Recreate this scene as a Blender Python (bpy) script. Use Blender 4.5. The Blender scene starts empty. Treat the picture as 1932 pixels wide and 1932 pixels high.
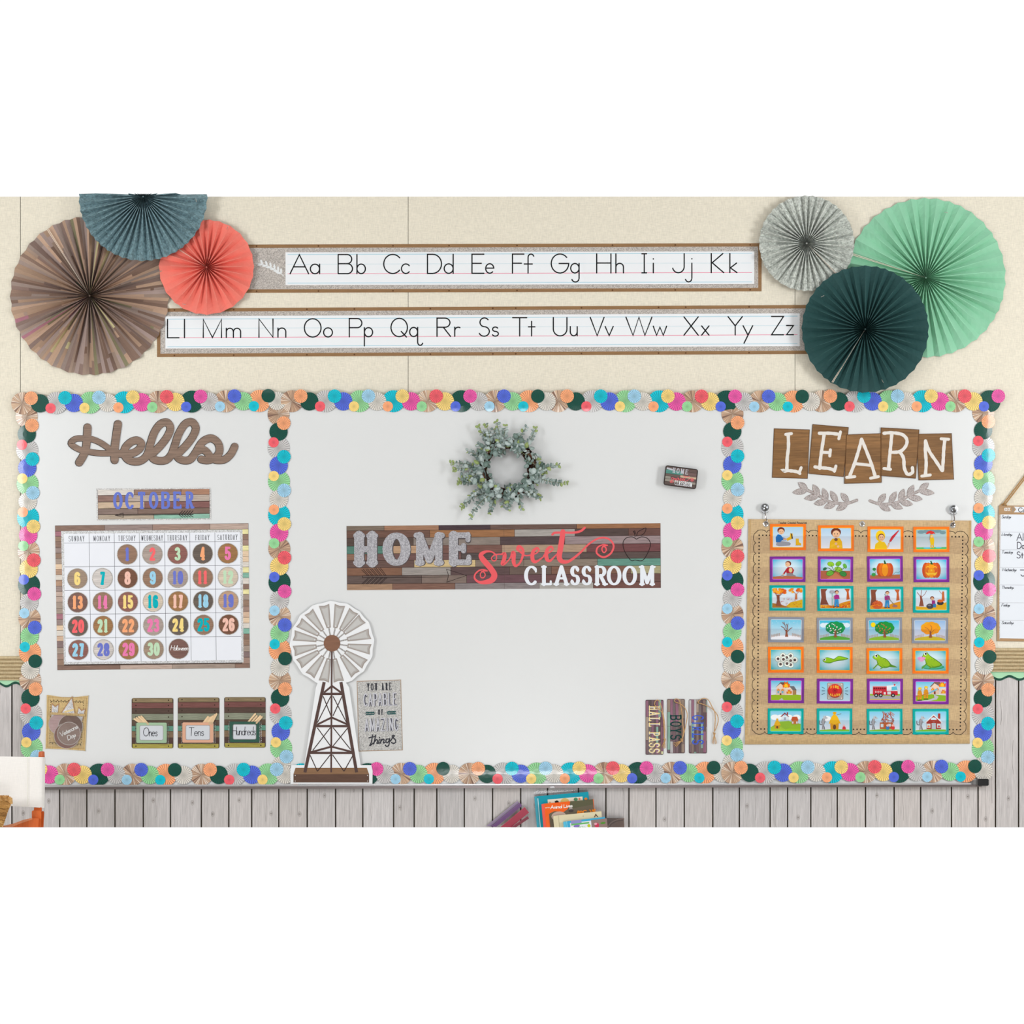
import bpy, bmesh, math, random
from mathutils import Vector, Matrix
R0 = random.Random(7)
sc = bpy.context.scene
# ------------------------------------------------------------------ camera, world, lights, exposure
S = 640.0          # photograph pixels per metre on the wall plane
D = 4.5            # camera distance to the wall
CZ = 1.7           # camera height
cam_d = bpy.data.cameras.new('camera'); cam = bpy.data.objects.new('camera', cam_d)
sc.collection.objects.link(cam); sc.camera = cam
cam.location = (0, -D, CZ); cam.rotation_euler = (math.pi/2, 0, 0)
cam_d.sensor_width = 36; cam_d.lens = 36*D/(1932/S); cam_d.clip_start = 0.05
world = bpy.data.worlds.new('world'); sc.world = world; world.use_nodes = True
world.node_tree.nodes['Background'].inputs[0].default_value = (1, 1, 1, 1)
world.node_tree.nodes['Background'].inputs[1].default_value = 1.02
def area(name, loc, target, sx, sy, power, color=(1, 1, 1)):
    l = bpy.data.lights.new(name, 'AREA'); l.shape = 'RECTANGLE'; l.size = sx; l.size_y = sy
    l.energy = power; l.color = color
    o = bpy.data.objects.new(name, l); sc.collection.objects.link(o); o.location = loc
    o.rotation_euler = (Vector(target)-Vector(loc)).to_track_quat('-Z', 'Y').to_euler()
    return o
area('softbox_left', (-2.62, -2.3, 1.95), (-0.5, 0, 1.4), 0.55, 1.3, 37, (0.95, 0.98, 1.0))
area('softbox_right', (2.62, -2.3, 1.95), (0.6, 0, 1.35), 0.55, 1.3, 40, (0.95, 0.98, 1.0))
area('softbox_low', (0.1, -4.0, 0.32), (0.05, 0, 0.9), 0.9, 0.4, 20, (0.96, 0.98, 1.0))
area('overhead_fill', (0.1, -3.2, 3.2), (0.1, -1.9, 0), 3.0, 1.2, 54, (0.95, 0.98, 1.0))  # added fill panel overhead, not a known fixture of the room
sc.view_settings.view_transform = 'Standard'; sc.view_settings.look = 'None'
sc.view_settings.exposure = 0.0; sc.view_settings.gamma = 1.0
sc.view_settings.use_curve_mapping = False
ALB = 0.85         # picture brightness to reflectance under these lights

# ------------------------------------------------------------------ helpers
def lin1(c):
    c /= 255.0
    return c/12.92 if c <= 0.04045 else ((c+0.055)/1.055)**2.4
def L(c, k=1.0):
    return tuple(min(0.95, lin1(x)*ALB*k) for x in c[:3]) + (1.0,)
def W(px, py, d=0.0):
    k = (D-d)/D
    return Vector(((px-966)/S*k, -d, CZ+(966-py)/S*k))
ORG = {}
def link(o):
    sc.collection.objects.link(o); return o
def setp(o, parent, org):
    ORG[o.name] = Vector(org)
    if parent is not None:
        o.parent = parent; o.location = Vector(org)-ORG[parent.name]
    else:
        o.location = org
def tag(o, label=None, cat=None, group=None, kind=None):
    if label: o['label'] = label
    if cat: o['category'] = cat
    if group: o['group'] = group
    if kind: o['kind'] = kind
    return o
def empty(name, org, label=None, cat=None, group=None, kind=None):
    o = link(bpy.data.objects.new(name, None)); o.empty_display_size = 0.05
    setp(o, None, org); return tag(o, label, cat, group, kind)

class MB:
    k = 0
    def __init__(self):
        self.v = []; self.f = []; self.m = []; self.c = []; self.mats = []; self.uv = None; self.xf = None; self.wf = None; self.jit = 7e-5
    def mi(self, mat):
        if mat not in self.mats: self.mats.append(mat)
        return self.mats.index(mat)
    def face3(self, pts, mat, col, uv=None):
        i = len(self.v); n = len(pts)
        self.v.extend(pts); self.f.append(tuple(range(i, i+n))); self.m.append(self.mi(mat))
        if isinstance(col, list): self.c.extend(col)
        else: self.c.extend([col]*n)
        if uv is not None or self.uv is not None:
            if self.uv is None: self.uv = []
            self.uv.extend(uv if uv is not None else [(0, 0)]*n)
    def P(self, p, d):
        if self.xf: p = self.xf(p[0], p[1])
        if self.wf: return self.wf(p[0], p[1], d)
        return W(p[0], p[1], d)
    def poly(self, pts, d, mat, col):
        MB.k += 1; d += ((MB.k*0.6180339887) % 1.0)*self.jit     # printed layers never share one plane
        self.face3([self.P(p, d) for p in pts], mat, col)
    def slab(self, pts, d0, d1, mat, col, side=None, sidemat=None):
        self.poly(pts, d1, mat, col)
        s = side or col; n = len(pts)
        for i in range(n):
            a, b = pts[i], pts[(i+1) % n]
            self.face3([self.P(a, d1), self.P(a, d0), self.P(b, d0), self.P(b, d1)], sidemat or mat, s)
    def rect(self, x0, y0, x1, y1, d, mat, col):
        self.poly([(x0, y1), (x1, y1), (x1, y0), (x0, y0)], d, mat, col)
    def ell(self, cx, cy, rx, ry, d, mat, col, col2=None, n=20, a0=0, a1=360, rot=0):
        pts = []
        full = abs(a1-a0) >= 360
        m = n if full else n+1
        cr, sr = math.cos(math.radians(rot)), math.sin(math.radians(rot))
        for i in range(m):
            a = math.radians(a0+(a1-a0)*i/n)
            x, y = rx*math.cos(a), -ry*math.sin(a)
            pts.append((cx+x*cr-y*sr, cy+x*sr+y*cr))
        if col2 is None: self.poly(pts, d, mat, col)
        else:
            for i in range(m):
                if not full and i == m-1: break
                self.face3([self.P((cx, cy), d), self.P(pts[i], d), self.P(pts[(i+1) % m], d)], mat, [col2, col, col])
    def stroke(self, pts, w, d, mat, col, nib=None, cap=True, d0=None):
        """ribbon along pts (photo pixels); w number or list of full widths"""
        if self.xf:
            pts = [self.xf(*p) for p in pts]; xf, self.xf = self.xf, None
        else: xf = None
        q = [pts[0]]; ws = [w[0]] if isinstance(w, (list, tuple)) else None
        for i in range(1, len(pts)):
            if abs(pts[i][0]-q[-1][0])+abs(pts[i][1]-q[-1][1]) > 1e-4:
                q.append(pts[i])
                if ws is not None: ws.append(w[i])
        n = len(q)
        if n < 2:
            self.xf = xf; return
        closed = math.hypot(q[0][0]-q[-1][0], q[0][1]-q[-1][1]) < 1e-3 and n > 3
        dirs = []
        for i in range(n-1):
            dx, dy = q[i+1][0]-q[i][0], q[i+1][1]-q[i][1]; l = math.hypot(dx, dy); dirs.append((dx/l, dy/l))
        Lp = []; Rp = []; hw_ = []
        for i in range(n):
            if i == 0: a = dirs[-1] if closed else dirs[0]
            else: a = dirs[i-1]
            if i == n-1: b = dirs[0] if closed else dirs[-1]
            else: b = dirs[i]
            tx, ty = a[0]+b[0], a[1]+b[1]; l = math.hypot(tx, ty)
            if l < 1e-6: tx, ty, l = a[0], a[1], 1
            tx /= l; ty /= l
            k = max(0.5, abs(-ty*-a[1]+tx*a[0]))
            if nib: hw = 0.5*math.sqrt((nib[0]*ty)**2+(nib[1]*tx)**2)
            elif ws is not None: hw = 0.5*ws[i]
            else: hw = 0.5*w
            hw_.append(hw)
            Lp.append((q[i][0]-ty*hw/k, q[i][1]+tx*hw/k)); Rp.append((q[i][0]+ty*hw/k, q[i][1]-tx*hw/k))
        for i in range(n-1):
            self.poly([Lp[i], Lp[i+1], Rp[i+1], Rp[i]], d, mat, col)
            if d0 is not None:
                for A in (Lp, Rp):
                    self.face3([self.P(A[i], d), self.P(A[i], d0), self.P(A[i+1], d0), self.P(A[i+1], d)], mat, col)
        if cap and not closed:
            for (p, t, s, hw) in ((q[0], dirs[0], -1, hw_[0]), (q[-1], dirs[-1], 1, hw_[-1])):
                a = math.atan2(t[1]*s, t[0]*s); cp = []
                for k in range(7):
                    b = a-math.pi/2+math.pi*k/6
                    cp.append((p[0]+hw*math.cos(b), p[1]+hw*math.sin(b)))
                self.poly(cp, d, mat, col)
                if d0 is not None:
                    for k in range(6):
                        self.face3([self.P(cp[k], d), self.P(cp[k], d0), self.P(cp[k+1], d0), self.P(cp[k+1], d)], mat, col)
        self.xf = xf
    def tube(self, pts, r, mat, col, n=6):
        """3-D tube; pts world vectors, r number or list"""
        m = len(pts); rings = []
        for i in range(m):
            t = (pts[min(i+1, m-1)]-pts[max(i-1, 0)])
            t = t.normalized() if t.length > 1e-9 else Vector((0, 0, 1))
            u = t.cross(Vector((0.13, 1, 0.21))).normalized(); v = t.cross(u)
            rr = r[i] if isinstance(r, (list, tuple)) else r
            rings.append([pts[i]+u*rr*math.cos(2*math.pi*k/n)+v*rr*math.sin(2*math.pi*k/n) for k in range(n)])
        for i in range(m-1):
            for k in range(n):
                self.face3([rings[i][k], rings[i][(k+1) % n], rings[i+1][(k+1) % n], rings[i+1][k]], mat, col)
        self.face3(rings[0][::-1], mat, col); self.face3(rings[-1], mat, col)
    def box3(self, lo, hi, mat, col):
        x0, y0, z0 = lo; x1, y1, z1 = hi
        c = [Vector((x, y, z)) for x in (x0, x1) for y in (y0, y1) for z in (z0, z1)]
        for q in ((0, 1, 3, 2), (4, 6, 7, 5), (0, 4, 5, 1), (2, 3, 7, 6), (0, 2, 6, 4), (1, 5, 7, 3)):
            self.face3([c[i] for i in q], mat, col)
    def lathe(self, c, axis, prof, mat, col, n=20):
        ax = Vector(axis).normalized(); u = ax.cross(Vector((0.3, 0.2, 0.9))).normalized(); v = ax.cross(u)
        R = [[c+ax*h+(u*math.cos(2*math.pi*k/n)+v*math.sin(2*math.pi*k/n))*r for k in range(n)] for r, h in prof]
        for i in range(len(R)-1):
            for k in range(n):
                self.face3([R[i][k], R[i][(k+1) % n], R[i+1][(k+1) % n], R[i+1][k]], mat, col)
        self.face3(R[-1], mat, col)
    def build(self, name, parent=None, org=None, merge=False, smooth=False):
        if org is None:
            n = len(self.v); org = Vector((sum(p[0] for p in self.v)/n, sum(p[1] for p in self.v)/n, min(p[2] for p in self.v)))
        org = Vector(org)
        me = bpy.data.meshes.new(name)
        me.from_pydata([tuple(p-org) for p in self.v], [], self.f)
        for mt in self.mats: me.materials.append(mt)
        me.polygons.foreach_set('material_index', self.m)
        ca = me.color_attributes.new('Col', 'FLOAT_COLOR', 'CORNER')
        flat = [x for c in self.c for x in c]
        ca.data.foreach_set('color', flat)
        if self.uv is not None:
            ul = me.uv_layers.new(name='UVMap'); ul.data.foreach_set('uv', [x for c in self.uv for x in c])
        if merge:
            bm = bmesh.new(); bm.from_mesh(me); bmesh.ops.remove_doubles(bm, verts=bm.verts, dist=1e-6); bm.to_mesh(me); bm.free()
        if smooth: me.polygons.foreach_set('use_smooth', [True]*len(me.polygons))
        me.update()
        o = link(bpy.data.objects.new(name, me)); setp(o, parent, org)
        return o

def smooth(pts, k=6):
    """Catmull-Rom through 2-D points (tuples may carry a width as third value)"""
    out = []; n = len(pts)
    for i in range(n-1):
        p0, p1, p2, p3 = pts[max(i-1, 0)], pts[i], pts[i+1], pts[min(i+2, n-1)]
        for j in range(k):
            t = j/k
            out.append(tuple(0.5*((2*b)+(-a+c)*t+(2*a-5*b+4*c-d)*t*t+(-a+3*b-3*c+d)*t**3) for a, b, c, d in zip(p0, p1, p2, p3)))
    out.append(tuple(pts[-1])); return out

# ------------------------------------------------------------------ materials
def nodes(m):
    m.use_nodes = True; nt = m.node_tree; return nt, nt.nodes, nt.links, nt.nodes['Principled BSDF']
def mat_print(name, rough=0.55, spec=0.25, coat=0.0, tex=None, amt=0.25, scale=1.0, bump=0.0, metal=0.0, coat_rough=0.12):
    m = bpy.data.materials.new(name); nt, N, K, B = nodes(m)
    B.inputs['Roughness'].default_value = rough; B.inputs['Specular IOR Level'].default_value = spec
    B.inputs['Metallic'].default_value = metal
    B.inputs['Coat Weight'].default_value = coat; B.inputs['Coat Roughness'].default_value = coat_rough
    at = N.new('ShaderNodeAttribute'); at.attribute_name = 'Col'
    if tex is None:
        K.new(at.outputs['Color'], B.inputs['Base Color']); return m
    tc = N.new('ShaderNodeTexCoord'); mp = N.new('ShaderNodeMapping')
    K.new(tc.outputs['UV' if tex == 'fan' else 'Object'], mp.inputs['Vector'])
    val = None
    if tex in ('h', 'v', 'fan'):
        sx, sz = (22, 420) if tex == 'h' else (420, 22)
        if tex == 'fan': mp.inputs['Scale'].default_value = (9*scale, 60*scale, 1)
        else: mp.inputs['Scale'].default_value = (sx*scale, 30, sz*scale)
        nz = N.new('ShaderNodeTexNoise'); nz.inputs['Scale'].default_value = 1.0; nz.inputs['Detail'].default_value = 5; nz.inputs['Roughness'].default_value = 0.65
        K.new(mp.outputs[0], nz.inputs['Vector']); val = nz.outputs['Fac']; lo, hi = 0.3, 0.7
    elif tex == 'galv':
        mp.inputs['Scale'].default_value = (260*scale, 260*scale, 260*scale)
        nz = N.new('ShaderNodeTexVoronoi'); nz.inputs['Scale'].default_value = 1.0
        K.new(mp.outputs[0], nz.inputs['Vector'])
        sp = N.new('ShaderNodeSeparateColor'); K.new(nz.outputs['Color'], sp.inputs[0]); val = sp.outputs[0]; lo, hi = 0.0, 1.0
    elif tex == 'weave':
        m1 = N.new('ShaderNodeMapping'); K.new(tc.outputs['Object'], m1.inputs['Vector'])
        mp.inputs['Scale'].default_value = (38*scale, 60, 430*scale); m1.inputs['Scale'].default_value = (430*scale, 60, 38*scale)
        a = N.new('ShaderNodeTexNoise'); b = N.new('ShaderNodeTexNoise')
        for q, mm in ((a, mp), (b, m1)):
            q.inputs['Scale'].default_value = 1.0; q.inputs['Detail'].default_value = 3; K.new(mm.outputs[0], q.inputs['Vector'])
        ad = N.new('ShaderNodeMath'); ad.operation = 'ADD'; K.new(a.outputs['Fac'], ad.inputs[0]); K.new(b.outputs['Fac'], ad.inputs[1])
        hv = N.new('ShaderNodeMath'); hv.operation = 'MULTIPLY'; K.new(ad.outputs[0], hv.inputs[0]); hv.inputs[1].default_value = 0.5
        val = hv.outputs[0]; lo, hi = 0.36, 0.64
    elif tex == 'mottle':
        mp.inputs['Scale'].default_value = (60*scale, 60*scale, 60*scale)
        nz = N.new('ShaderNodeTexNoise'); nz.inputs['Scale'].default_value = 1.0; nz.inputs['Detail'].default_value = 6
        K.new(mp.outputs[0], nz.inputs['Vector']); val = nz.outputs['Fac']; lo, hi = 0.3, 0.7
    mr = N.new('ShaderNodeMapRange'); mr.inputs['From Min'].default_value = lo; mr.inputs['From Max'].default_value = hi
    mr.inputs['To Min'].default_value = 1-amt; mr.inputs['To Max'].default_value = 1+amt
    K.new(val, mr.inputs['Value'])
    mx = N.new('ShaderNodeVectorMath'); mx.operation = 'SCALE'
    K.new(at.outputs['Color'], mx.inputs[0]); K.new(mr.outputs[0], mx.inputs['Scale'])
    K.new(mx.outputs[0], B.inputs['Base Color'])
    if bump:
        bp = N.new('ShaderNodeBump'); bp.inputs['Strength'].default_value = bump; bp.inputs['Distance'].default_value = 0.001
        K.new(val, bp.inputs['Height']); K.new(bp.outputs[0], B.inputs['Normal'])
    return m
INK = mat_print('ink_print', 0.6, 0.1)
CARD = mat_print('card_stock', 0.55, 0.25)
GLOSSY = mat_print('glossy_card', 0.45, 0.25, coat=0.18, coat_rough=0.2)
TRIMM = mat_print('laminated_trim', 0.5, 0.15, coat=0.6, coat_rough=0.12)
WOODH = mat_print('wood_print_across', 0.5, 0.2, tex='h', amt=0.3)
WOODV = mat_print('wood_print_upright', 0.5, 0.2, tex='v', amt=0.3)
WOODC = mat_print('wood_print_coarse', 0.5, 0.2, tex='h', amt=0.34, scale=0.5)
WOODM = mat_print('wood_print_fine', 0.5, 0.2, tex='h', amt=0.16, scale=0.7)
GALV = mat_print('galvanised_print', 0.45, 0.3, tex='galv', amt=0.36, scale=1.7)
GALVF = mat_print('galvanised_fine', 0.45, 0.3, tex='galv', amt=0.42, scale=2.4)
WEAVE = mat_print('beige_wall_fabric', 0.9, 0.05, tex='weave', amt=0.11, bump=0.3, scale=1.5)
BURLAP = mat_print('burlap', 0.85, 0.08, tex='weave', amt=0.2, bump=0.35, scale=1.4)
FANWOOD = mat_print('fan_wood_paper', 0.6, 0.15, tex='fan', amt=0.22, scale=1.0)
FANGALV = mat_print('fan_metal_paper', 0.55, 0.2, tex='galv', amt=0.32, scale=0.75)
FANMOT = mat_print('fan_plain_paper', 0.6, 0.15, tex='mottle', amt=0.05, scale=0.4)
PLANK = mat_print('whitewashed_plank', 0.36, 0.5, tex='v', amt=0.2, scale=0.6, bump=0.5)
BOARD = mat_print('whiteboard_enamel', 0.28, 0.35)
METAL = mat_print('aluminium', 0.35, 0.5, metal=0.6)
CHROME = mat_print('chrome', 0.15, 0.5, metal=1.0)
PLASTIC = mat_print('plastic', 0.3, 0.4)
ORWOOD = mat_print('varnished_wood', 0.3, 0.45, tex='v', amt=0.12, scale=0.5, coat=0.3)
CANVAS = mat_print('canvas', 0.9, 0.05, tex='weave', amt=0.03, bump=0.2, scale=1.5)
LEAFM = mat_print('leaf', 0.6, 0.15, tex='mottle', amt=0.12, scale=2)
TWINE = mat_print('twine', 0.85, 0.1, tex='mottle', amt=0.2, scale=6)
def mat_clear(name, tint=(0.95, 0.94, 0.95), gl=0.06):
    m = bpy.data.materials.new(name); nt, N, K, B = nodes(m); N.remove(B)
    out = N['Material Output']; t = N.new('ShaderNodeBsdfTransparent'); t.inputs[0].default_value = tint+(1,)
    g = N.new('ShaderNodeBsdfGlossy'); g.inputs['Roughness'].default_value = 0.12
    mx = N.new('ShaderNodeMixShader'); mx.inputs[0].default_value = gl
    K.new(t.outputs[0], mx.inputs[1]); K.new(g.outputs[0], mx.inputs[2]); K.new(mx.outputs[0], out.inputs[0]); return m
CLEAR = mat_clear('clear_vinyl', (0.94, 0.925, 0.93), 0.04)
CLEARB = mat_clear('clear_bag', (0.95, 0.95, 0.95), 0.11)
ACRYL = mat_clear('clear_acrylic', (0.80, 0.80, 0.81), 0.03)

def ds(c, k=1.06, m=.22):
    g = sum(c)/3; return [min(255, (q*(1-m)+g*m)*k) for q in c]
WHITE = L((244, 246, 250)); BLACK = L((30, 28, 30))
WOODPAL = [(140, 112, 96), (112, 84, 72), (160, 128, 104), (92, 72, 66), (172, 134, 108), (126, 88, 76), (150, 140, 132), (104, 78, 82), (132, 104, 92), (186, 150, 122)]
ACC = [(112, 162, 144), (150, 90, 104), (214, 196, 132), (176, 168, 162), (122, 76, 74)]

# ------------------------------------------------------------------ lettering
def arc(cx, cy, rx, ry, a0, a1, n=14):
    return [(cx+rx*math.cos(math.radians(a0+(a1-a0)*i/n)), cy+ry*math.sin(math.radians(a0+(a1-a0)*i/n))) for i in range(n+1)]
# capitals and numerals in a unit box: (strokes, serif points); serif 'h' level, 'v' upright
UP = {
 'A': ([[(0, 0), (.5, 1)], [(.5, 1), (1, 0)], [(.2, .34), (.8, .34)]], [(0, 0, 'h'), (1, 0, 'h')]),
 'B': ([[(.08, 0), (.08, 1)], [(0, 1), (.55, 1)]+arc(.6, .765, .34, .235, 90, -90)+[(.08, .53)], [(.5, .53)]+arc(.6, .265, .4, .265, 90, -90)+[(0, 0)]], []),
 'C': ([arc(.52, .5, .52, .5, 48, 312, 22)], [(.93, .8, 'v')]),
 'D': ([[(.1, 0), (.1, 1)], [(0, 1), (.4, 1)]+arc(.4, .5, .6, .5, 90, -90)+[(0, 0)]], []),
 'E': ([[(.12, 0), (.12, 1)], [(0, 1), (.95, 1)], [(0, 0), (1, 0)], [(.12, .52), (.68, .52)]], [(.95, .93, 'v'), (1, .09, 'v'), (.7, .52, 'v')]),
 'F': ([[(.15, 0), (.15, 1)], [(0, 1), (1, 1)], [(.15, .52), (.7, .52)]], [(.15, 0, 'h'), (1, .93, 'v'), (.7, .52, 'v')]),
 'G': ([arc(.52, .5, .5, .5, 45, 345, 22)+[(1, .42), (.6, .42)]], [(.9, .85, 'v')]),
 'H': ([[(.12, 0), (.12, 1)], [(.88, 0), (.88, 1)], [(.12, .5), (.88, .5)]], [(.12, 0, 'h'), (.12, 1, 'h'), (.88, 0, 'h'), (.88, 1, 'h')]),
 'I': ([[(.5, 0), (.5, 1)]], [(.5, 0, 'h'), (.5, 1, 'h')]),
 'J': ([[(.8, 1), (.8, .3)]+arc(.42, .3, .38, .3, 0, -170)], [(.8, 1, 'h')]),
 'K': ([[(.12, 0), (.12, 1)], [(.95, 1), (.15, .45)], [(.35, .6), (1, 0)]], [(.12, 0, 'h'), (.12, 1, 'h')]),
 'L': ([[(.2, 0), (.2, 1)], [(0, 0), (1, 0)]], [(.2, 1, 'h'), (1, .1, 'v')]),
 'M': ([[(.1, 0), (.1, 1)], [(.1, 1), (.5, .1)], [(.5, .1), (.9, 1)], [(.9, 1), (.9, 0)]], [(.1, 0, 'h'), (.06, 1, 'h'), (.94, 1, 'h'), (.9, 0, 'h')]),
 'N': ([[(.12, 0), (.12, 1)], [(.12, 1), (.88, 0)], [(.88, 0), (.88, 1)]], [(.12, 0, 'h'), (.88, 1, 'h')]),
 'O': ([arc(.5, .5, .5, .5, 90, 450, 28)], []),
 'P': ([[(.15, 0), (.15, 1)], [(0, 1), (.55, 1)]+arc(.58, .74, .42, .26, 90, -90)+[(.15, .48)]], [(.15, 0, 'h')]),
 'Q': ([arc(.5, .5, .5, .5, 90, 450, 28), [(.6, .3), (1, -.05)]], []),
 'R': ([[(.15, 0), (.15, 1)], [(0, 1), (.5, 1)]+arc(.53, .745, .38, .255, 90, -90)+[(.15, .49)], [(.5, .49), (.95, 0)]], [(.15, 0, 'h'), (.98, 0, 'h')]),
 'S': ([arc(.5, .745, .44, .255, 25, 265, 14)+arc(.5, .25, .48, .25, 88, -155, 14)], [(.93, .84, 'v'), (.04, .15, 'v')]),
 'T': ([[(.5, 0), (.5, 1)], [(0, 1), (1, 1)]], [(.5, 0, 'h'), (0, .92, 'v'), (1, .92, 'v')]),
 'U': ([[(.1, 1), (.1, .35)]+arc(.5, .35, .4, .35, 180, 360)+[(.9, 1)]], [(.1, 1, 'h'), (.9, 1, 'h')]),
 'V': ([[(0, 1), (.5, 0)], [(.5, 0), (1, 1)]], [(0, 1, 'h'), (1, 1, 'h')]),
 'W': ([[(0, 1), (.26, 0)], [(.26, 0), (.5, .9)], [(.5, .9), (.74, 0)], [(.74, 0), (1, 1)]], [(0, 1, 'h'), (1, 1, 'h')]),
 'X': ([[(0, 1), (1, 0)], [(1, 1), (0, 0)]], []),
 'Y': ([[(0, 1), (.5, .45)], [(1, 1), (.5, .45)], [(.5, .45), (.5, 0)]], [(0, 1, 'h'), (1, 1, 'h'), (.5, 0, 'h')]),
 'Z': ([[(0, 1), (1, 1)], [(1, 1), (0, 0)], [(0, 0), (1, 0)]], [(0, .92, 'v'), (1, .08, 'v')]),
 '0': ([arc(.5, .5, .5, .5, 90, 450, 26)], []),
 '1': ([[(.5, 0), (.5, 1)], [(.5, .97), (.12, .86)]], [(.5, 0, 'h')]),
 '2': ([arc(.5, .72, .46, .28, 165, -25, 12)+[(.08, .06)], [(0, 0), (1, 0)]], [(1, .07, 'v')]),
 '3': ([arc(.47, .75, .42, .25, 150, -90, 12), arc(.47, .25, .5, .25, 90, -150, 12)], []),
 '4': ([[(.68, 0), (.68, 1)], [(.68, 1), (0, .3)], [(0, .3), (1, .3)]], [(.68, 0, 'h')]),
 '5': ([[(.95, 1), (.12, 1), (.08, .56)], arc(.45, .32, .53, .32, 130, -155, 14)], []),
 '6': ([arc(.5, .3, .48, .3, 0, 360, 18), [(.02, .3), (.02, .68)]+arc(.5, .7, .48, .3, 180, 25, 10)], []),
 '7': ([[(0, 1), (1, 1)], [(1, .98), (.4, 0)]], [(0, .93, 'v'), (.4, 0, 'h')]),
 '8': ([arc(.5, .745, .42, .255, 0, 360, 18), arc(.5, .255, .5, .255, 0, 360, 18)], []),
 '9': ([arc(.5, .7, .48, .3, 0, 360, 18), [(.98, .7), (.98, .32)]+arc(.5, .3, .48, .3, 0, -155, 10)], []),
}
def glyph(mb, ch, x0, y0, x1, y1, wv, wh, serif, d, mat, col, st=None, cap=True):
    """one slab-serif letter filling the box x0..x1 (left,right), y0 top, y1 bottom"""
    if ch not in UP: return
    paths, ser = UP[ch]
    ix, iy = wv*0.5, wh*0.5
    has_side = any(s[2] == 'h' for s in ser) and serif > 0
    if has_side: ix += serif*0.22
    X = lambda u: x0+ix+(x1-x0-2*ix)*u
    Y = lambda v: y1-iy-(y1-y0-2*iy)*v
    for p in paths:
        mb.stroke([(X(a), Y(b)) for a, b in p], 0, d, mat, col, nib=(wv, wh), cap=cap)
    if serif > 0:
        t = st or wh
        for a, b, k in ser:
            if k == 'h': mb.stroke([(X(a)-serif/2, Y(b)), (X(a)+serif/2, Y(b))], t, d, mat, col, cap=cap)
            else: mb.stroke([(X(a), Y(b)-serif*0.32), (X(a), Y(b)+serif*0.32)], t, d, mat, col, cap=cap)
NARROW = {'I': 0.6, 'M': 1.25, 'W': 1.35, ' ': 0.6, '1': 0.75}
def word(mb, s, x0, y0, x1, y1, wv, wh, serif, d, mat, col, gap=0.16, **k):
    tot = sum(NARROW.get(c, 1) for c in s)+gap*(len(s)-1)
    u = (x1-x0)/tot; x = x0
    for c in s:
        w = NARROW.get(c, 1)*u
        glyph(mb, c, x, y0, x+w, y1, wv, wh, serif, d, mat, col, **k); x += w+gap*u
def wordparts(parent, xf, layers, s, x0, y0, x1, y1, gap=0.16):
    tot = sum(NARROW.get(c, 1) for c in s)+gap*(len(s)-1)
    u = (x1-x0)/tot; x = x0
    for c in s:
        w = NARROW.get(c, 1)*u
        if c != ' ':
            mb = MB(); mb.xf = xf
            for (dx, dy, wv, wh, ser, d, mat, col, st) in layers: glyph(mb, c, x+dx, y0+dy, x+w+dx, y1+dy, wv, wh, ser, d, mat, col, st=st)
            mb.build('letter', parent)
        x += w+gap*u
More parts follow.
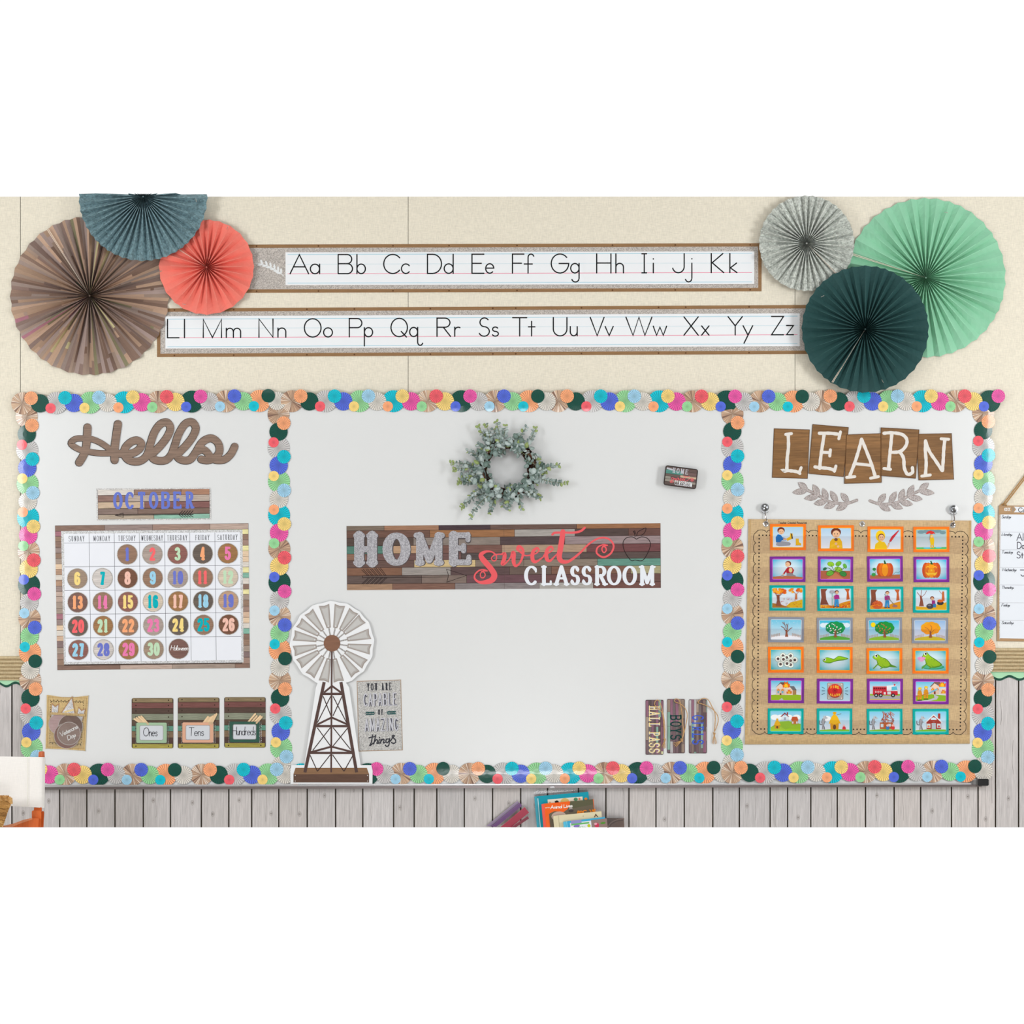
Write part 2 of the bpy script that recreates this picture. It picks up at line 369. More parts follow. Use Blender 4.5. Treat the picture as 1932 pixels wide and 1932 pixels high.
# manuscript alphabet: height 1 capitals, 0.5 small; (width, strokes)
MS = {
 'A': (1., [[(0, 0), (.5, 1), (1, 0)], [(.19, .36), (.81, .36)]]), 'B': (.8, [[(0, 0), (0, 1)], [(0, 1), (.5, 1)]+arc(.5, .76, .26, .24, 90, -90)+[(0, .52)], [(.5, .52)]+arc(.52, .26, .28, .26, 90, -90)+[(0, 0)]]),
 'C': (.9, [arc(.5, .5, .5, .5, 40, 320, 22)]), 'D': (.8, [[(0, 0), (0, 1), (.3, 1)]+arc(.3, .5, .5, .5, 90, -90)+[(0, 0)]]),
 'E': (.7, [[(.7, 1), (0, 1), (0, 0), (.7, 0)], [(0, .52), (.55, .52)]]), 'F': (.7, [[(.7, 1), (0, 1), (0, 0)], [(0, .52), (.55, .52)]]),
 'G': (1., [arc(.5, .5, .5, .5, 40, 360, 22)+[(.45, .5)]]), 'H': (.8, [[(0, 0), (0, 1)], [(.8, 0), (.8, 1)], [(0, .52), (.8, .52)]]),
 'I': (.3, [[(.15, 0), (.15, 1)], [(0, 1), (.3, 1)], [(0, 0), (.3, 0)]]), 'J': (.65, [[(.65, 1), (.65, .32)]+arc(.33, .32, .32, .32, 0, -165)]),
 'K': (.7, [[(0, 0), (0, 1)], [(.65, 1), (.05, .52), (.7, 0)]]), 'L': (.65, [[(0, 1), (0, 0), (.65, 0)]]),
 'M': (1., [[(0, 0), (0, 1), (.5, 0), (1, 1), (1, 0)]]), 'N': (.8, [[(0, 0), (0, 1), (.8, 0), (.8, 1)]]), 'O': (1., [arc(.5, .5, .5, .5, 90, 450, 26)]),
 'P': (.7, [[(0, 0), (0, 1), (.42, 1)]+arc(.44, .75, .26, .25, 90, -90)+[(0, .5)]]), 'Q': (1., [arc(.5, .5, .48, .5, 90, 450, 26), [(.62, .28), (.92, -.02)]]),
 'R': (.75, [[(0, 0), (0, 1), (.42, 1)]+arc(.44, .75, .28, .25, 90, -90)+[(0, .5)], [(.35, .5), (.75, 0)]]),
 'S': (.65, [arc(.34, .76, .27, .24, 35, 265, 14)+arc(.32, .26, .32, .26, 85, -155, 14)]), 'T': (.8, [[(.4, 0), (.4, 1)], [(0, 1), (.8, 1)]]),
 'U': (.75, [[(0, 1), (0, .37)]+arc(.375, .37, .375, .37, 180, 360)+[(.75, 1)]]), 'V': (.8, [[(0, 1), (.4, 0), (.8, 1)]]),
 'W': (1.4, [[(0, 1), (.38, 0), (.7, 1), (1.02, 0), (1.4, 1)]]), 'X': (.8, [[(0, 1), (.8, 0)], [(.8, 1), (0, 0)]]),
 'Y': (.8, [[(0, 1), (.4, .5), (.8, 1)], [(.4, .5), (.4, 0)]]), 'Z': (.65, [[(0, 1), (.65, 1), (0, 0), (.65, 0)]]),
 'a': (.5, [arc(.25, .25, .25, .25, 0, 360, 18), [(.5, .5), (.5, 0)]]), 'b': (.5, [[(0, 1), (0, 0)], arc(.25, .25, .25, .25, 180, 540, 18)]),
 'c': (.47, [arc(.25, .25, .25, .25, 40, 320, 16)]), 'd': (.5, [arc(.25, .25, .25, .25, 0, 360, 18), [(.5, 1), (.5, 0)]]),
 'e': (.5, [[(.01, .27), (.49, .27)]+arc(.25, .25, .25, .25, 5, 315, 16)]), 'f': (.45, [arc(.35, .83, .15, .17, 20, 180, 8)+[(.2, 0)], [(0, .48), (.42, .48)]]),
 'g': (.5, [arc(.25, .25, .25, .25, 0, 360, 18), [(.5, .5), (.5, -.3)]+arc(.28, -.27, .22, .2, 0, -160, 10)]), 'h': (.42, [[(0, 1), (0, 0)], [(0, .3)]+arc(.21, .3, .21, .2, 180, 0, 10)+[(.42, 0)]]),
 'i': (.06, [[(.03, .5), (.03, 0)], [(.03, .72), (.03, .74)]]), 'j': (.36, [[(.36, .5), (.36, -.3)]+arc(.18, -.28, .18, .2, 0, -160, 10), [(.36, .72), (.36, .74)]]),
 'k': (.4, [[(0, 1), (0, 0)], [(.38, .5), (.03, .25), (.4, 0)]]), 'l': (.04, [[(.02, 1), (.02, 0)]]),
 'm': (.75, [[(0, .5), (0, 0)], [(0, .31)]+arc(.185, .31, .185, .19, 180, 0, 9)+[(.37, 0)], [(.37, .31)]+arc(.56, .31, .19, .19, 180, 0, 9)+[(.75, 0)]]),
 'n': (.4, [[(0, .5), (0, 0)], [(0, .3)]+arc(.2, .3, .2, .2, 180, 0, 10)+[(.4, 0)]]), 'o': (.5, [arc(.25, .25, .25, .25, 90, 450, 18)]),
 'p': (.5, [[(0, .5), (0, -.5)], arc(.25, .25, .25, .25, 180, 540, 18)]), 'q': (.6, [arc(.25, .25, .25, .25, 0, 360, 18), [(.5, .5), (.5, -.3)]+arc(.66, -.3, .16, .18, 180, 340, 8)]),
 'r': (.32, [[(0, .5), (0, 0)], [(0, .28)]+arc(.2, .3, .2, .2, 180, 60, 8)]), 's': (.4, [arc(.2, .38, .16, .12, 30, 265, 9)+arc(.2, .13, .18, .13, 85, -155, 9)]),
 't': (.35, [[(.17, .8), (.17, 0)], [(0, .5), (.35, .5)]]), 'u': (.4, [[(0, .5), (0, .22)]+arc(.2, .22, .2, .22, 180, 360, 9), [(.4, .5), (.4, 0)]]),
 'v': (.45, [[(0, .5), (.225, 0), (.45, .5)]]), 'w': (.72, [[(0, .5), (.18, 0), (.36, .45), (.54, 0), (.72, .5)]]),
 'x': (.42, [[(0, .5), (.42, 0)], [(.42, .5), (0, 0)]]), 'y': (.5, [[(0, .5), (.25, 0)], [(.5, .5), (.05, -.45)]]), 'z': (.38, [[(0, .5), (.38, .5), (0, 0), (.38, 0)]]),
 ' ': (.3, []), '.': (.05, [[(0, 0), (0, .03)]]),
}
def ms(mb, ch, x0, x1, yb, h, w, d, mat, col, slant=0):
    gw, paths = MS[ch]; k = (x1-x0)/gw if x1 is not None else h
    for p in paths:
        mb.stroke([(x0+a*k+slant*b*h, yb-b*h) for a, b in p], w, d, mat, col)
def mstext(mb, s, x, yb, h, w, d, mat, col, gap=.16, slant=0, xs=1.0, join=False):
    for c in s:
        gw, paths = MS.get(c, MS[' '])
        for p in paths:
            mb.stroke([(x+a*h*xs+slant*b*h, yb-b*h) for a, b in p], w, d, mat, col)
        nx = x+(gw+gap)*h*xs
        if join and c.islower(): mb.stroke(smooth([(x+gw*h*xs*.9, yb-.03*h), (x+(gw+gap*.5)*h*xs, yb-.06*h), (nx+.05*h, yb-.3*h+0)], 3), w, d, mat, col)
        x = nx
    return x
def quadmap(a, b, c, e):
    """unit square (0..1, y down) to four corners: top-left, top-right, bottom-right, bottom-left"""
    def f(u, v):
        return ((a[0]*(1-u)+b[0]*u)*(1-v)+(e[0]*(1-u)+c[0]*u)*v, (a[1]*(1-u)+b[1]*u)*(1-v)+(e[1]*(1-u)+c[1]*u)*v)
    return f
def rrect(x0, y0, x1, y1, r, n=4):
    p = []
    for cx, cy, a in ((x1-r, y0+r, -90), (x1-r, y1-r, 0), (x0+r, y1-r, 90), (x0+r, y0+r, 180)):
        for i in range(n+1):
            t = math.radians(a+90*i/n); p.append((cx+r*math.cos(t), cy+r*math.sin(t)))
    return p
def planks_print(mb, x0, y0, x1, y1, rowh, d, rng, mat=None, vertical=False, light=1.0, acc=0.2, lmin=40, lmax=110):
    """printed boards: dark joints with coloured strips over them"""
    mat = mat or (WOODV if vertical else WOODH)
    mb.rect(x0, y0, x1, y1, d, INK, L((62, 48, 44)))
    a0, a1, b0, b1 = (x0, x1, y0, y1) if vertical else (y0, y1, x0, x1)
    a = a0
    while a < a1-0.5:
        e = min(a+rowh, a1); b = b0-rng.random()*lmin
        while b < b1:
            f = b+rng.uniform(lmin, lmax)
            c = rng.choice(ACC if rng.random() < acc else WOODPAL); c = L([min(255, q*light) for q in c], rng.uniform(.85, 1.15))
            g0, g1 = max(b, b0)+0.3, min(f, b1)-0.3
            if g1 > g0+0.5:
                if vertical: mb.rect(a+.3, g0, e-.3, g1, d+.00008, mat, c)
                else: mb.rect(g0, a+.3, g1, e-.3, d+.00008, mat, c)
            b = f
        a = e

# ------------------------------------------------------------------ the setting
TOP, BOT = 371.0, 1561.0
wall = empty('wall_back', W(966, BOT, 0), kind='structure', label='beige fabric wall above grey whitewashed boards')
mb = MB(); mb.slab([(-60, TOP), (1992, TOP), (1992, BOT), (-60, BOT)], -0.03, -0.004, CARD, L((70, 60, 50))); mb.build('backing', wall)
rng = random.Random(3)
for a, b in ((-60, 38), (38.9, 769.6), (770.5, 1499.6), (1500.5, 1992)):
    mb = MB(); mb.slab([(a, TOP), (b, TOP), (b, 1275), (a, 1275)], -0.004, 0.002, WEAVE, L((237, 229, 212), rng.uniform(.98, 1.02)))
    mb.build('fabric_panel', wall)
seams = [-60, -32, 22.5, 76, 112.6, 163.8, 216.9, 270.4, 321.7, 379.9, 431.7, 474.9, 526, 579.6, 633.2, 684.5, 742.7, 781.5, 824.2, 876, 929.3, 982.4, 1033.2, 1091.5, 1143.2, 1186.6, 1237.6, 1291, 1344.8, 1395, 1453, 1486, 1529.7, 1579.7, 1633, 1687, 1737, 1795, 1845.3, 1878.3, 1921.8, 1992]
for i in range(len(seams)-1):
    a, b = seams[i]+.9, seams[i+1]-.9; t = rng.uniform(.88, 1.06); g = rng.uniform(-3, 3)
    mb = MB(); c = L((203+g, 197+g*.5, 196), t)
    d1 = rng.uniform(.0015, .003)
    mb.slab([(a+.4, 1240), (b-.4, 1240), (b-.4, BOT), (a+.4, BOT)], -0.004, d1, PLANK, c)
    for k in range(rng.randint(2, 4)):   # printed-through cracks and knots of the board
        x = rng.uniform(a+4, b-4); y0 = rng.uniform(1240, 1480)
        mb.stroke(smooth([(x+rng.uniform(-2, 2), y0+j*rng.uniform(20, 32)) for j in range(rng.randint(3, 6))], 4)[:40], rng.uniform(.3, .8), d1+.0001, PLANK, L((150, 143, 140), t))
    if rng.random() < .5:
        x, y = rng.uniform(a+10, b-10), rng.uniform(1500, 1550)
        for k in (5, 3.4, 2):
            mb.stroke([(x+k*.6*math.cos(q*math.pi/8), y+k*math.sin(q*math.pi/8)) for q in range(17)], .5, d1+.0001, PLANK, L((160, 152, 148), t))
        mb.ell(x, y, .8, 1.1, d1+.0001, PLANK, L((120, 110, 105)))
    mb.v = [Vector((p[0], p[1], max(p[2], W(0, BOT)[2]))) for p in mb.v]
    mb.build('plank', wall)

# the rest of the room around the camera (ceiling, floor, side walls, wall behind)
def shell(name, lo, hi, c, mat=None):
    m = MB(); m.box3(lo, hi, mat or CARD, L(c)); tag(m.build(name), kind='structure')
shell('ceiling', (-2.9, -5.6, 3.26), (2.9, 0.1, 3.34), (236, 236, 234))
shell('floor', (-2.9, -5.6, -0.08), (2.9, 0.1, 0.0), (205, 200, 194))
shell('wall_left', (-2.98, -5.6, 0), (-2.9, 0.1, 3.26), (226, 220, 208))
shell('wall_right', (2.9, -5.6, 0), (2.98, 0.1, 3.26), (226, 220, 208))
shell('wall_front', (-2.9, -5.68, 0), (2.9, -5.6, 3.26), (226, 222, 214))

# corrugated border and scalloped trim, left and right of the board
def corrugated(x0, x1, y0, y1, n, where, slope=0):
    mb = MB(); k = int(n*8)
    for i in range(k):
        ya, yb = y0+(y1-y0)*i/k, y0+(y1-y0)*(i+1)/k
        da, db = (.0035+.0075*abs(math.sin(math.pi*n*(j/k))) for j in (i, i+1))
        c = L((206, 186, 150))
        mb.face3([W(x0, ya, da), W(x1, ya+slope, da), W(x1, yb+slope, db), W(x0, yb, db)], BURLAP, c)
    tag(mb.build('corrugated_border', smooth=False), 'tan ridged corrugated border strip on the wall '+where, 'border', 'corrugated wall borders')
def scallop(x0, x1, y0, ymid, amp, per, ph, where):
    mb = MB(); n = 60; top = []; w1 = []; w2 = []
    for i in range(n+1):
        x = x0+(x1-x0)*i/n; s = math.cos(2*math.pi*(x-ph)/per)
        top.append((x, y0)); w1.append((x, ymid+amp*s-2.2)); w2.append((x, ymid+amp*s+2.2))
    for i in range(n):
        mb.poly([w1[i], w1[i+1], top[i+1], top[i]], .0048, TRIMM, L((176, 226, 186)))
        mb.poly([w2[i], w2[i+1], w1[i+1], w1[i]], .0048, TRIMM, L((14, 76, 60)))
    tag(mb.build('scalloped_trim'), 'mint green scalloped trim with dark green wavy edge '+where, 'border', 'scalloped wall trims')
corrugated(-50, 60, 1238, 1283.5, 6.5, 'left of the whiteboard')
corrugated(1850, 1985, 1222.5, 1267.5, 6.5, 'right of the whiteboard, under the weekly chart')
scallop(-50, 60, 1282, 1291.3, 3.4, 34.5, 12, 'left of the whiteboard')
scallop(1850, 1985, 1266, 1279, 3.2, 38.5, 1885.5, 'right of the whiteboard')

# whiteboard
wb = empty('whiteboard', W(953, 1490, 0.01), 'large three-bay white marker board with thin grey tray along the bottom', 'whiteboard')
mb = MB(); mb.slab([(46, 752), (1862, 748), (1862, 1479), (46, 1482)], 0.0036, 0.009, BOARD, L((228, 229, 230))); mb.build('writing_surface', wb)
mb = MB(); mb.slab([(40, 1481), (1852, 1477), (1852, 1480.2), (40, 1485)], 0.0036, 0.02, METAL, L((214, 212, 214)))
mb.slab([(40, 1485), (1852, 1480.2), (1852, 1484.2), (40, 1489.8)], 0.0036, 0.026, METAL, L((128, 118, 118))); mb.build('tray', wb)
mb = MB(); mb.slab(rrect(1845, 1469.5, 1865.5, 1482.5, 2.5), 0.0036, 0.034, PLASTIC, L((34, 34, 36)))
mb.slab([(1836, 1472), (1846, 1470.5), (1846, 1481), (1836, 1480)], .0036, .028, PLASTIC, L((120, 118, 118))); mb.build('end_cap', wb)
mb = MB()
for x in (1042,): mb.slab([(x-5, 1484), (x+3, 1482.8), (x+5, 1486.5), (x-3, 1487.3)], .026, .03, METAL, L((170, 168, 170)))
mb.build('tray_clip', wb)

# ------------------------------------------------------------------ paper-fan printed border trims
CO = dict(orange=(255, 172, 124), dkgreen=(4, 78, 66), silver=(204, 201, 201), coral=(246, 98, 110), turq=(0, 196, 216), blue=(86, 110, 224), lime=(152, 216, 156), yellow=(250, 216, 130), ltblue=(164, 212, 240), ltgray=(220, 214, 206), pink=(240, 92, 172))
BIG = ['wood', 'silver', 'lime', 'turq', 'wood', 'dkgreen', 'wood', 'orange']
TOPC = ['orange', 'turq', 'ltblue', 'yellow', 'coral', 'pink', 'blue', 'dkgreen']
MED = ['dkgreen', 'blue', 'ltgray', 'pink', 'yellow', 'silver', 'lime', 'ltgray']
SML = [None, 'coral', 'yellow', 'orange', 'lime', 'blue', 'ltblue', 'turq']
WP = [(190, 156, 130), (224, 204, 186), (146, 116, 98), (172, 138, 116), (126, 96, 84), (206, 174, 146)]
def rosette(mb, cx, cy, r, name, d, depthf, rng, n):
    a = rng.random()*6.28
    for i in range(n):
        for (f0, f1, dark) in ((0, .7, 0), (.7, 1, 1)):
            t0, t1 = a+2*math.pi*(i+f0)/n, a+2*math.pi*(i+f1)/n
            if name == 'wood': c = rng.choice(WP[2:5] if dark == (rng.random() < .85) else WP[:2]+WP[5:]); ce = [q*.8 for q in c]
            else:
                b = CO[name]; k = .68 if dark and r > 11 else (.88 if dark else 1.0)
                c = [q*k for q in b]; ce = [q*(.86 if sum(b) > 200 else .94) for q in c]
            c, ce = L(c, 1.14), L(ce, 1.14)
            p0, p1 = (math.cos(t0), math.sin(t0)), (math.cos(t1), math.sin(t1)); q = .45
            pin0, pin1 = (cx+p0[0]*r*q, cy+p0[1]*r*q), (cx+p1[0]*r*q, cy+p1[1]*r*q)
            po0, po1 = (cx+p0[0]*r, cy+p0[1]*r), (cx+p1[0]*r, cy+p1[1]*r)
            cm = tuple(c[j]*.75+ce[j]*.25 for j in range(4))
            F = lambda p: W(p[0], p[1], d+depthf(p[0], p[1]))
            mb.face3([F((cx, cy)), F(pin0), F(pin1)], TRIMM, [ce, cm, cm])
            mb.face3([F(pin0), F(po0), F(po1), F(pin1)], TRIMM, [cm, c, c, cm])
def trim(p0, p1, g0, g1, label, d, bow=0.0016, seed=1, cutmed=False, tilt=0.0):
    """strip whose group g0's big disc sits at p0 and group g1's at p1"""
    rng = random.Random(seed); mb = MB(); n = g1-g0
    ux, uy = (p1[0]-p0[0]), (p1[1]-p0[1]); ln = math.hypot(ux, uy); ux /= ln; uy /= ln; pitch = ln/n
    vert = abs(uy) > abs(ux)
    wx, wy = (-uy, ux)
    def at(g, dx, dy):
        s = (g-g0)*pitch+dx*pitch/64
        return (p0[0]+ux*s+wx*dy, p0[1]+uy*s+wy*dy)
    def depthf(x, y):
        t = ((x-p0[0])*wx+(y-p0[1])*wy)/22.0
        return bow*(1-min(1, t*t))+tilt*t
    els = []
    for g in range(g0, g1+1):
        b = at(g, 0, 0); els.append((0, b, 20.8, BIG[g], 36 if BIG[g] == 'wood' else 28))
        els.append((1, at(g, 33.2, .3), 17.3, MED[g], 24))
        if not (cutmed and g == g1): els.append((3, at(g, 16.8, -9.6), 12.8, TOPC[g], 22))
        else: els.append((3, at(g, 16.8, -9.6), 12.8, TOPC[g], 22))
        if g > 0 and not (g == g0 and g0 > 0 and False): els.append((2, at(g, -10.6, 9.7), 9.7, SML[g], 18))
    if cutmed: els.remove([e for e in els if e[0] == 1][-1])
    els.sort(key=lambda e: e[0])
    cnt = {}
    for e in els:
        lv = e[0]; cnt[lv] = cnt.get(lv, 0)+1
        dd = d+lv*.00045+(cnt[lv] % 3)*.00012
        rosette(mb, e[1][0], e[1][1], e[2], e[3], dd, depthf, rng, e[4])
    for k in range(int(n*4)+1):   # card between the rosettes' backs
        pass
    o = mb.build('border_trim'); tag(o, label, 'border trim', 'die-cut border trims printed with paper fans')
    return o
A = 'paper-fan print border trim '
trim((42, 761), (489.5, 756.4), 0, 7, A+'along the top edge, first from the left, above the cut-out greeting word', .0128, seed=1)
trim((550.5, 757), (998, 757), 0, 7, A+'along the top edge, second from the left, crossing towards the wreath', .0128, seed=2, bow=.003, tilt=-.003)
trim((1053.4, 757), (1497, 757.5), 0, 7, A+'along the top edge, third from the left, right of the wreath', .0122, seed=3, bow=.003, tilt=-.003)
trim((1550, 757), (1867, 757), 0, 5, A+'along the top edge at the right corner, above the letter cards', .0110, seed=4, cutmed=True)
trim((50.3, 786), (56.5, 1231), 0, 7, A+'down the left edge of the board, upper length', .0100, seed=5)
trim((57, 1283.5), (59.8, 1411), 0, 2, A+'down the left edge of the board, lower length behind the chair', .0096, seed=6)
trim((525.6, 781.6), (528, 1226), 0, 7, A+'dividing the left and middle bays, upper length', .0100, seed=7)
trim((528, 1283.6), (530.5, 1411), 0, 2, A+'dividing the left and middle bays, lower length beside the windmill', .0096, seed=8)
trim((1382, 781), (1382, 1222), 0, 7, A+'dividing the middle and right bays, upper length', .0100, seed=9)
trim((1381.5, 1281), (1381, 1407.5), 0, 2, A+'dividing the middle and right bays, lower length right of the hall passes', .0096, seed=10)
trim((1855.2, 779), (1857.5, 1222.6), 0, 7, A+'down the right edge of the board, upper length', .0100, seed=11, bow=.0019)
trim((1855, 1284.5), (1854.3, 1412), 0, 2, A+'down the right edge of the board, lower length above the black end cap', .0096, seed=12)
trim((59.7, 1461), (313, 1462), 3, 7, A+'along the bottom edge, first from the left, beside the chair', .0122, seed=13)
trim((380, 1461.8), (819.5, 1460), 0, 7, A+'along the bottom edge, second from the left, behind the windmill base', .0118, seed=14)
trim((885.8, 1460), (1330, 1458), 0, 7, A+'along the bottom edge, third from the left, above the books', .0114, seed=15, bow=.003)
trim((1381.5, 1458), (1823, 1455.5), 0, 7, A+'along the bottom edge, right length ending at the black end cap', .0142, seed=16)

# ------------------------------------------------------------------ pleated paper fans
def paper_fan(cx, cy, R, n, d0, base, mat, label, seed, seam=None, clip=False, kind='plain', slack=1.07, staples=()):
    rng = random.Random(seed); Rm = R/S
    am = math.pi/n; p = Rm*am*slack
    ws = [1+rng.uniform(-.28, .28) for _ in range(2*n)]; tot = sum(ws); ang = [rng.random()*6.28]
    for w in ws: ang.append(ang[-1]+w/tot*2*math.pi)
    K = 22 if kind == 'wood' else 12; SUB = 2 if kind == 'wood' else 1; rr = [R*(0.012+0.988*(j/K)) for j in range(K+1)]
    jit = [rng.uniform(.8, 1.12) for _ in range(2*n)]+[0]; jit[-1] = jit[0]
    mb = MB()
    fac = []
    for i in range(2*n*SUB):
        if kind == 'wood':
            cuts = sorted([rng.uniform(.15, .95) for _ in range(rng.choice((0, 1, 1, 2)))])+[2]
            cols = [L(rng.choice([(138, 132, 104), (176, 122, 136), (206, 196, 150), (132, 170, 150)] if rng.random() < .07 else [(168, 146, 132), (150, 124, 110), (186, 156, 134), (160, 142, 134), (132, 108, 96), (196, 164, 142), (172, 152, 146), (140, 118, 110)]), rng.uniform(.9, 1.15)) for _ in cuts]
            fac.append((cuts, cols))
        else:
            fac.append(([2], [L(base, rng.uniform(.96, 1.05))]))
    def V(i, j):
        a = ang[i]; r = rr[j]; rm = r/S
        h = math.sqrt(max(0.0, p*p-(rm*am)**2))
        up = (i % 2 == 0)
        q = jit[i % (2*n)]
        t = r/R
        # folds of one sheet: ridges stand proud, valleys lie back
        d = d0+(h*q*(.9+.1*t) if up else h*.08*(1-t))
        rad = r*(1.0 if up else 1-.018*t)
        return W(cx+rad*math.cos(a), cy+rad*math.sin(a), d)
    for i2 in range(2*n*SUB):
        cuts, cols = fac[i2]; i = i2//SUB; f0, f1 = (i2 % SUB)/SUB, (i2 % SUB+1)/SUB
        for j in range(K):
            t = (j+.5)/K; k = 0
            while cuts[k] < t: k += 1
            A0, A1, B0, B1 = V(i, j), V(i, j+1), V(i+1, j), V(i+1, j+1)
            mb.face3([A0.lerp(B0, f0), A1.lerp(B1, f0), A1.lerp(B1, f1), A0.lerp(B0, f1)], mat, cols[k],
                     uv=[(rr[j]/R+i*.37, i*.5), (rr[j+1]/R+i*.37, i*.5), (rr[j+1]/R+i*.37, i*.5+.5), (rr[j]/R+i*.37, i*.5+.5)])
    for i in range(0, 2*n, 2):      # worn paper edge along each fold
        for j in range(2*K//12, K-3*K//12):
            P0, P1 = V(i, j), V(i, j+1); a = ang[i]; t = Vector((math.sin(a), 0, math.cos(a)))*(.26/S)
            up_ = Vector((0, -.0004, 0))
            mb.face3([P0-t+up_, P1-t+up_, P1+t+up_, P0+t+up_], mat, L([min(250, q*1.06+14) for q in base]), uv=[(0, 0)]*4)
    if seam is not None:
        a = math.radians(seam); da = .018
        hd = d0+p*1.02
        for k, off in enumerate((0, da)):
            b = a+off
            mb.face3([W(cx, cy, hd), W(cx+R*.98*math.cos(b), cy+R*.98*math.sin(b), d0+p*.62), W(cx+R*.98*math.cos(b+.008), cy+R*.98*math.sin(b+.008), d0+p*.62)], CARD, L((232, 214, 196)), uv=[(0, 0)]*3)
    mb.ell(cx, cy, 1.6, 1.6, d0+p*1.0, CARD, L([q*.75 for q in base]), n=8)
    if clip:
        z = W(0, TOP, 0)[2]
        me_v = mb.v
    o = mb.build('paper_fan', org=W(cx, cy, d0))
    if clip:
        bm = bmesh.new(); bm.from_mesh(o.data)
        bmesh.ops.bisect_plane(bm, geom=bm.verts[:]+bm.edges[:]+bm.faces[:], plane_co=(0, 0, W(0, TOP, 0)[2]-W(cx, cy, d0)[2]-.001), plane_no=(0, 0, 1), clear_outer=True)
        bm.to_mesh(o.data); bm.free()
    tag(o, label, 'paper fan', 'pleated paper fans pinned to the wall')
    for (sx, sy, a) in staples:
        s = MB(); h = d0+p*.9
        c, q = math.cos(math.radians(a))*3.2, math.sin(math.radians(a))*3.2
        s.tube([W(sx-c, sy-q, h-.006), W(sx-c, sy-q, h), W(sx+c, sy+q, h), W(sx+c, sy+q, h-.006)], .0007, CHROME, L((225, 222, 218)), n=5)
        s.build('staple', o)
    return o
paper_fan(169, 558, 150.5, 35, .004, (128, 104, 92), FANWOOD, 'largest paper fan at the left, folded from brown wood-plank print', 21, seam=-123, kind='wood', slack=1.13, staples=((92, 468, 40),))
paper_fan(389.5, 504, 90, 24, .016, (250, 134, 120), FANMOT, 'small coral red paper fan overlapping the left end of the alphabet banners', 22, seam=212, slack=1.1, staples=((429, 430, -70), (347, 574, 15)))
paper_fan(270, 371, 122, 46, .036, (120, 148, 156), FANGALV, 'blue-grey metal-print paper fan cut off by the top edge, above the brown one', 23, clip=True, slack=1.5, staples=((370, 378, 80),))
paper_fan(1747, 524, 151, 38, .004, (152, 212, 178), FANMOT, 'largest paper fan at the right, mint green', 24, seam=197, slack=1.12, staples=((1785, 401, 8),))
paper_fan(1522, 459, 90.5, 36, .020, (206, 210, 204), FANGALV, 'small silver-grey metal-print paper fan right of the upper banner', 25, seam=45, slack=1.65, clip=True, staples=((1547, 385, 30),))
paper_fan(1632.5, 621, 120.5, 36, .038, (46, 80, 80), FANMOT, 'dark green paper fan in front of the mint one, above the right bay', 26, seam=121, slack=1.13, staples=((1552, 559, -25), (1665, 719, 60)))

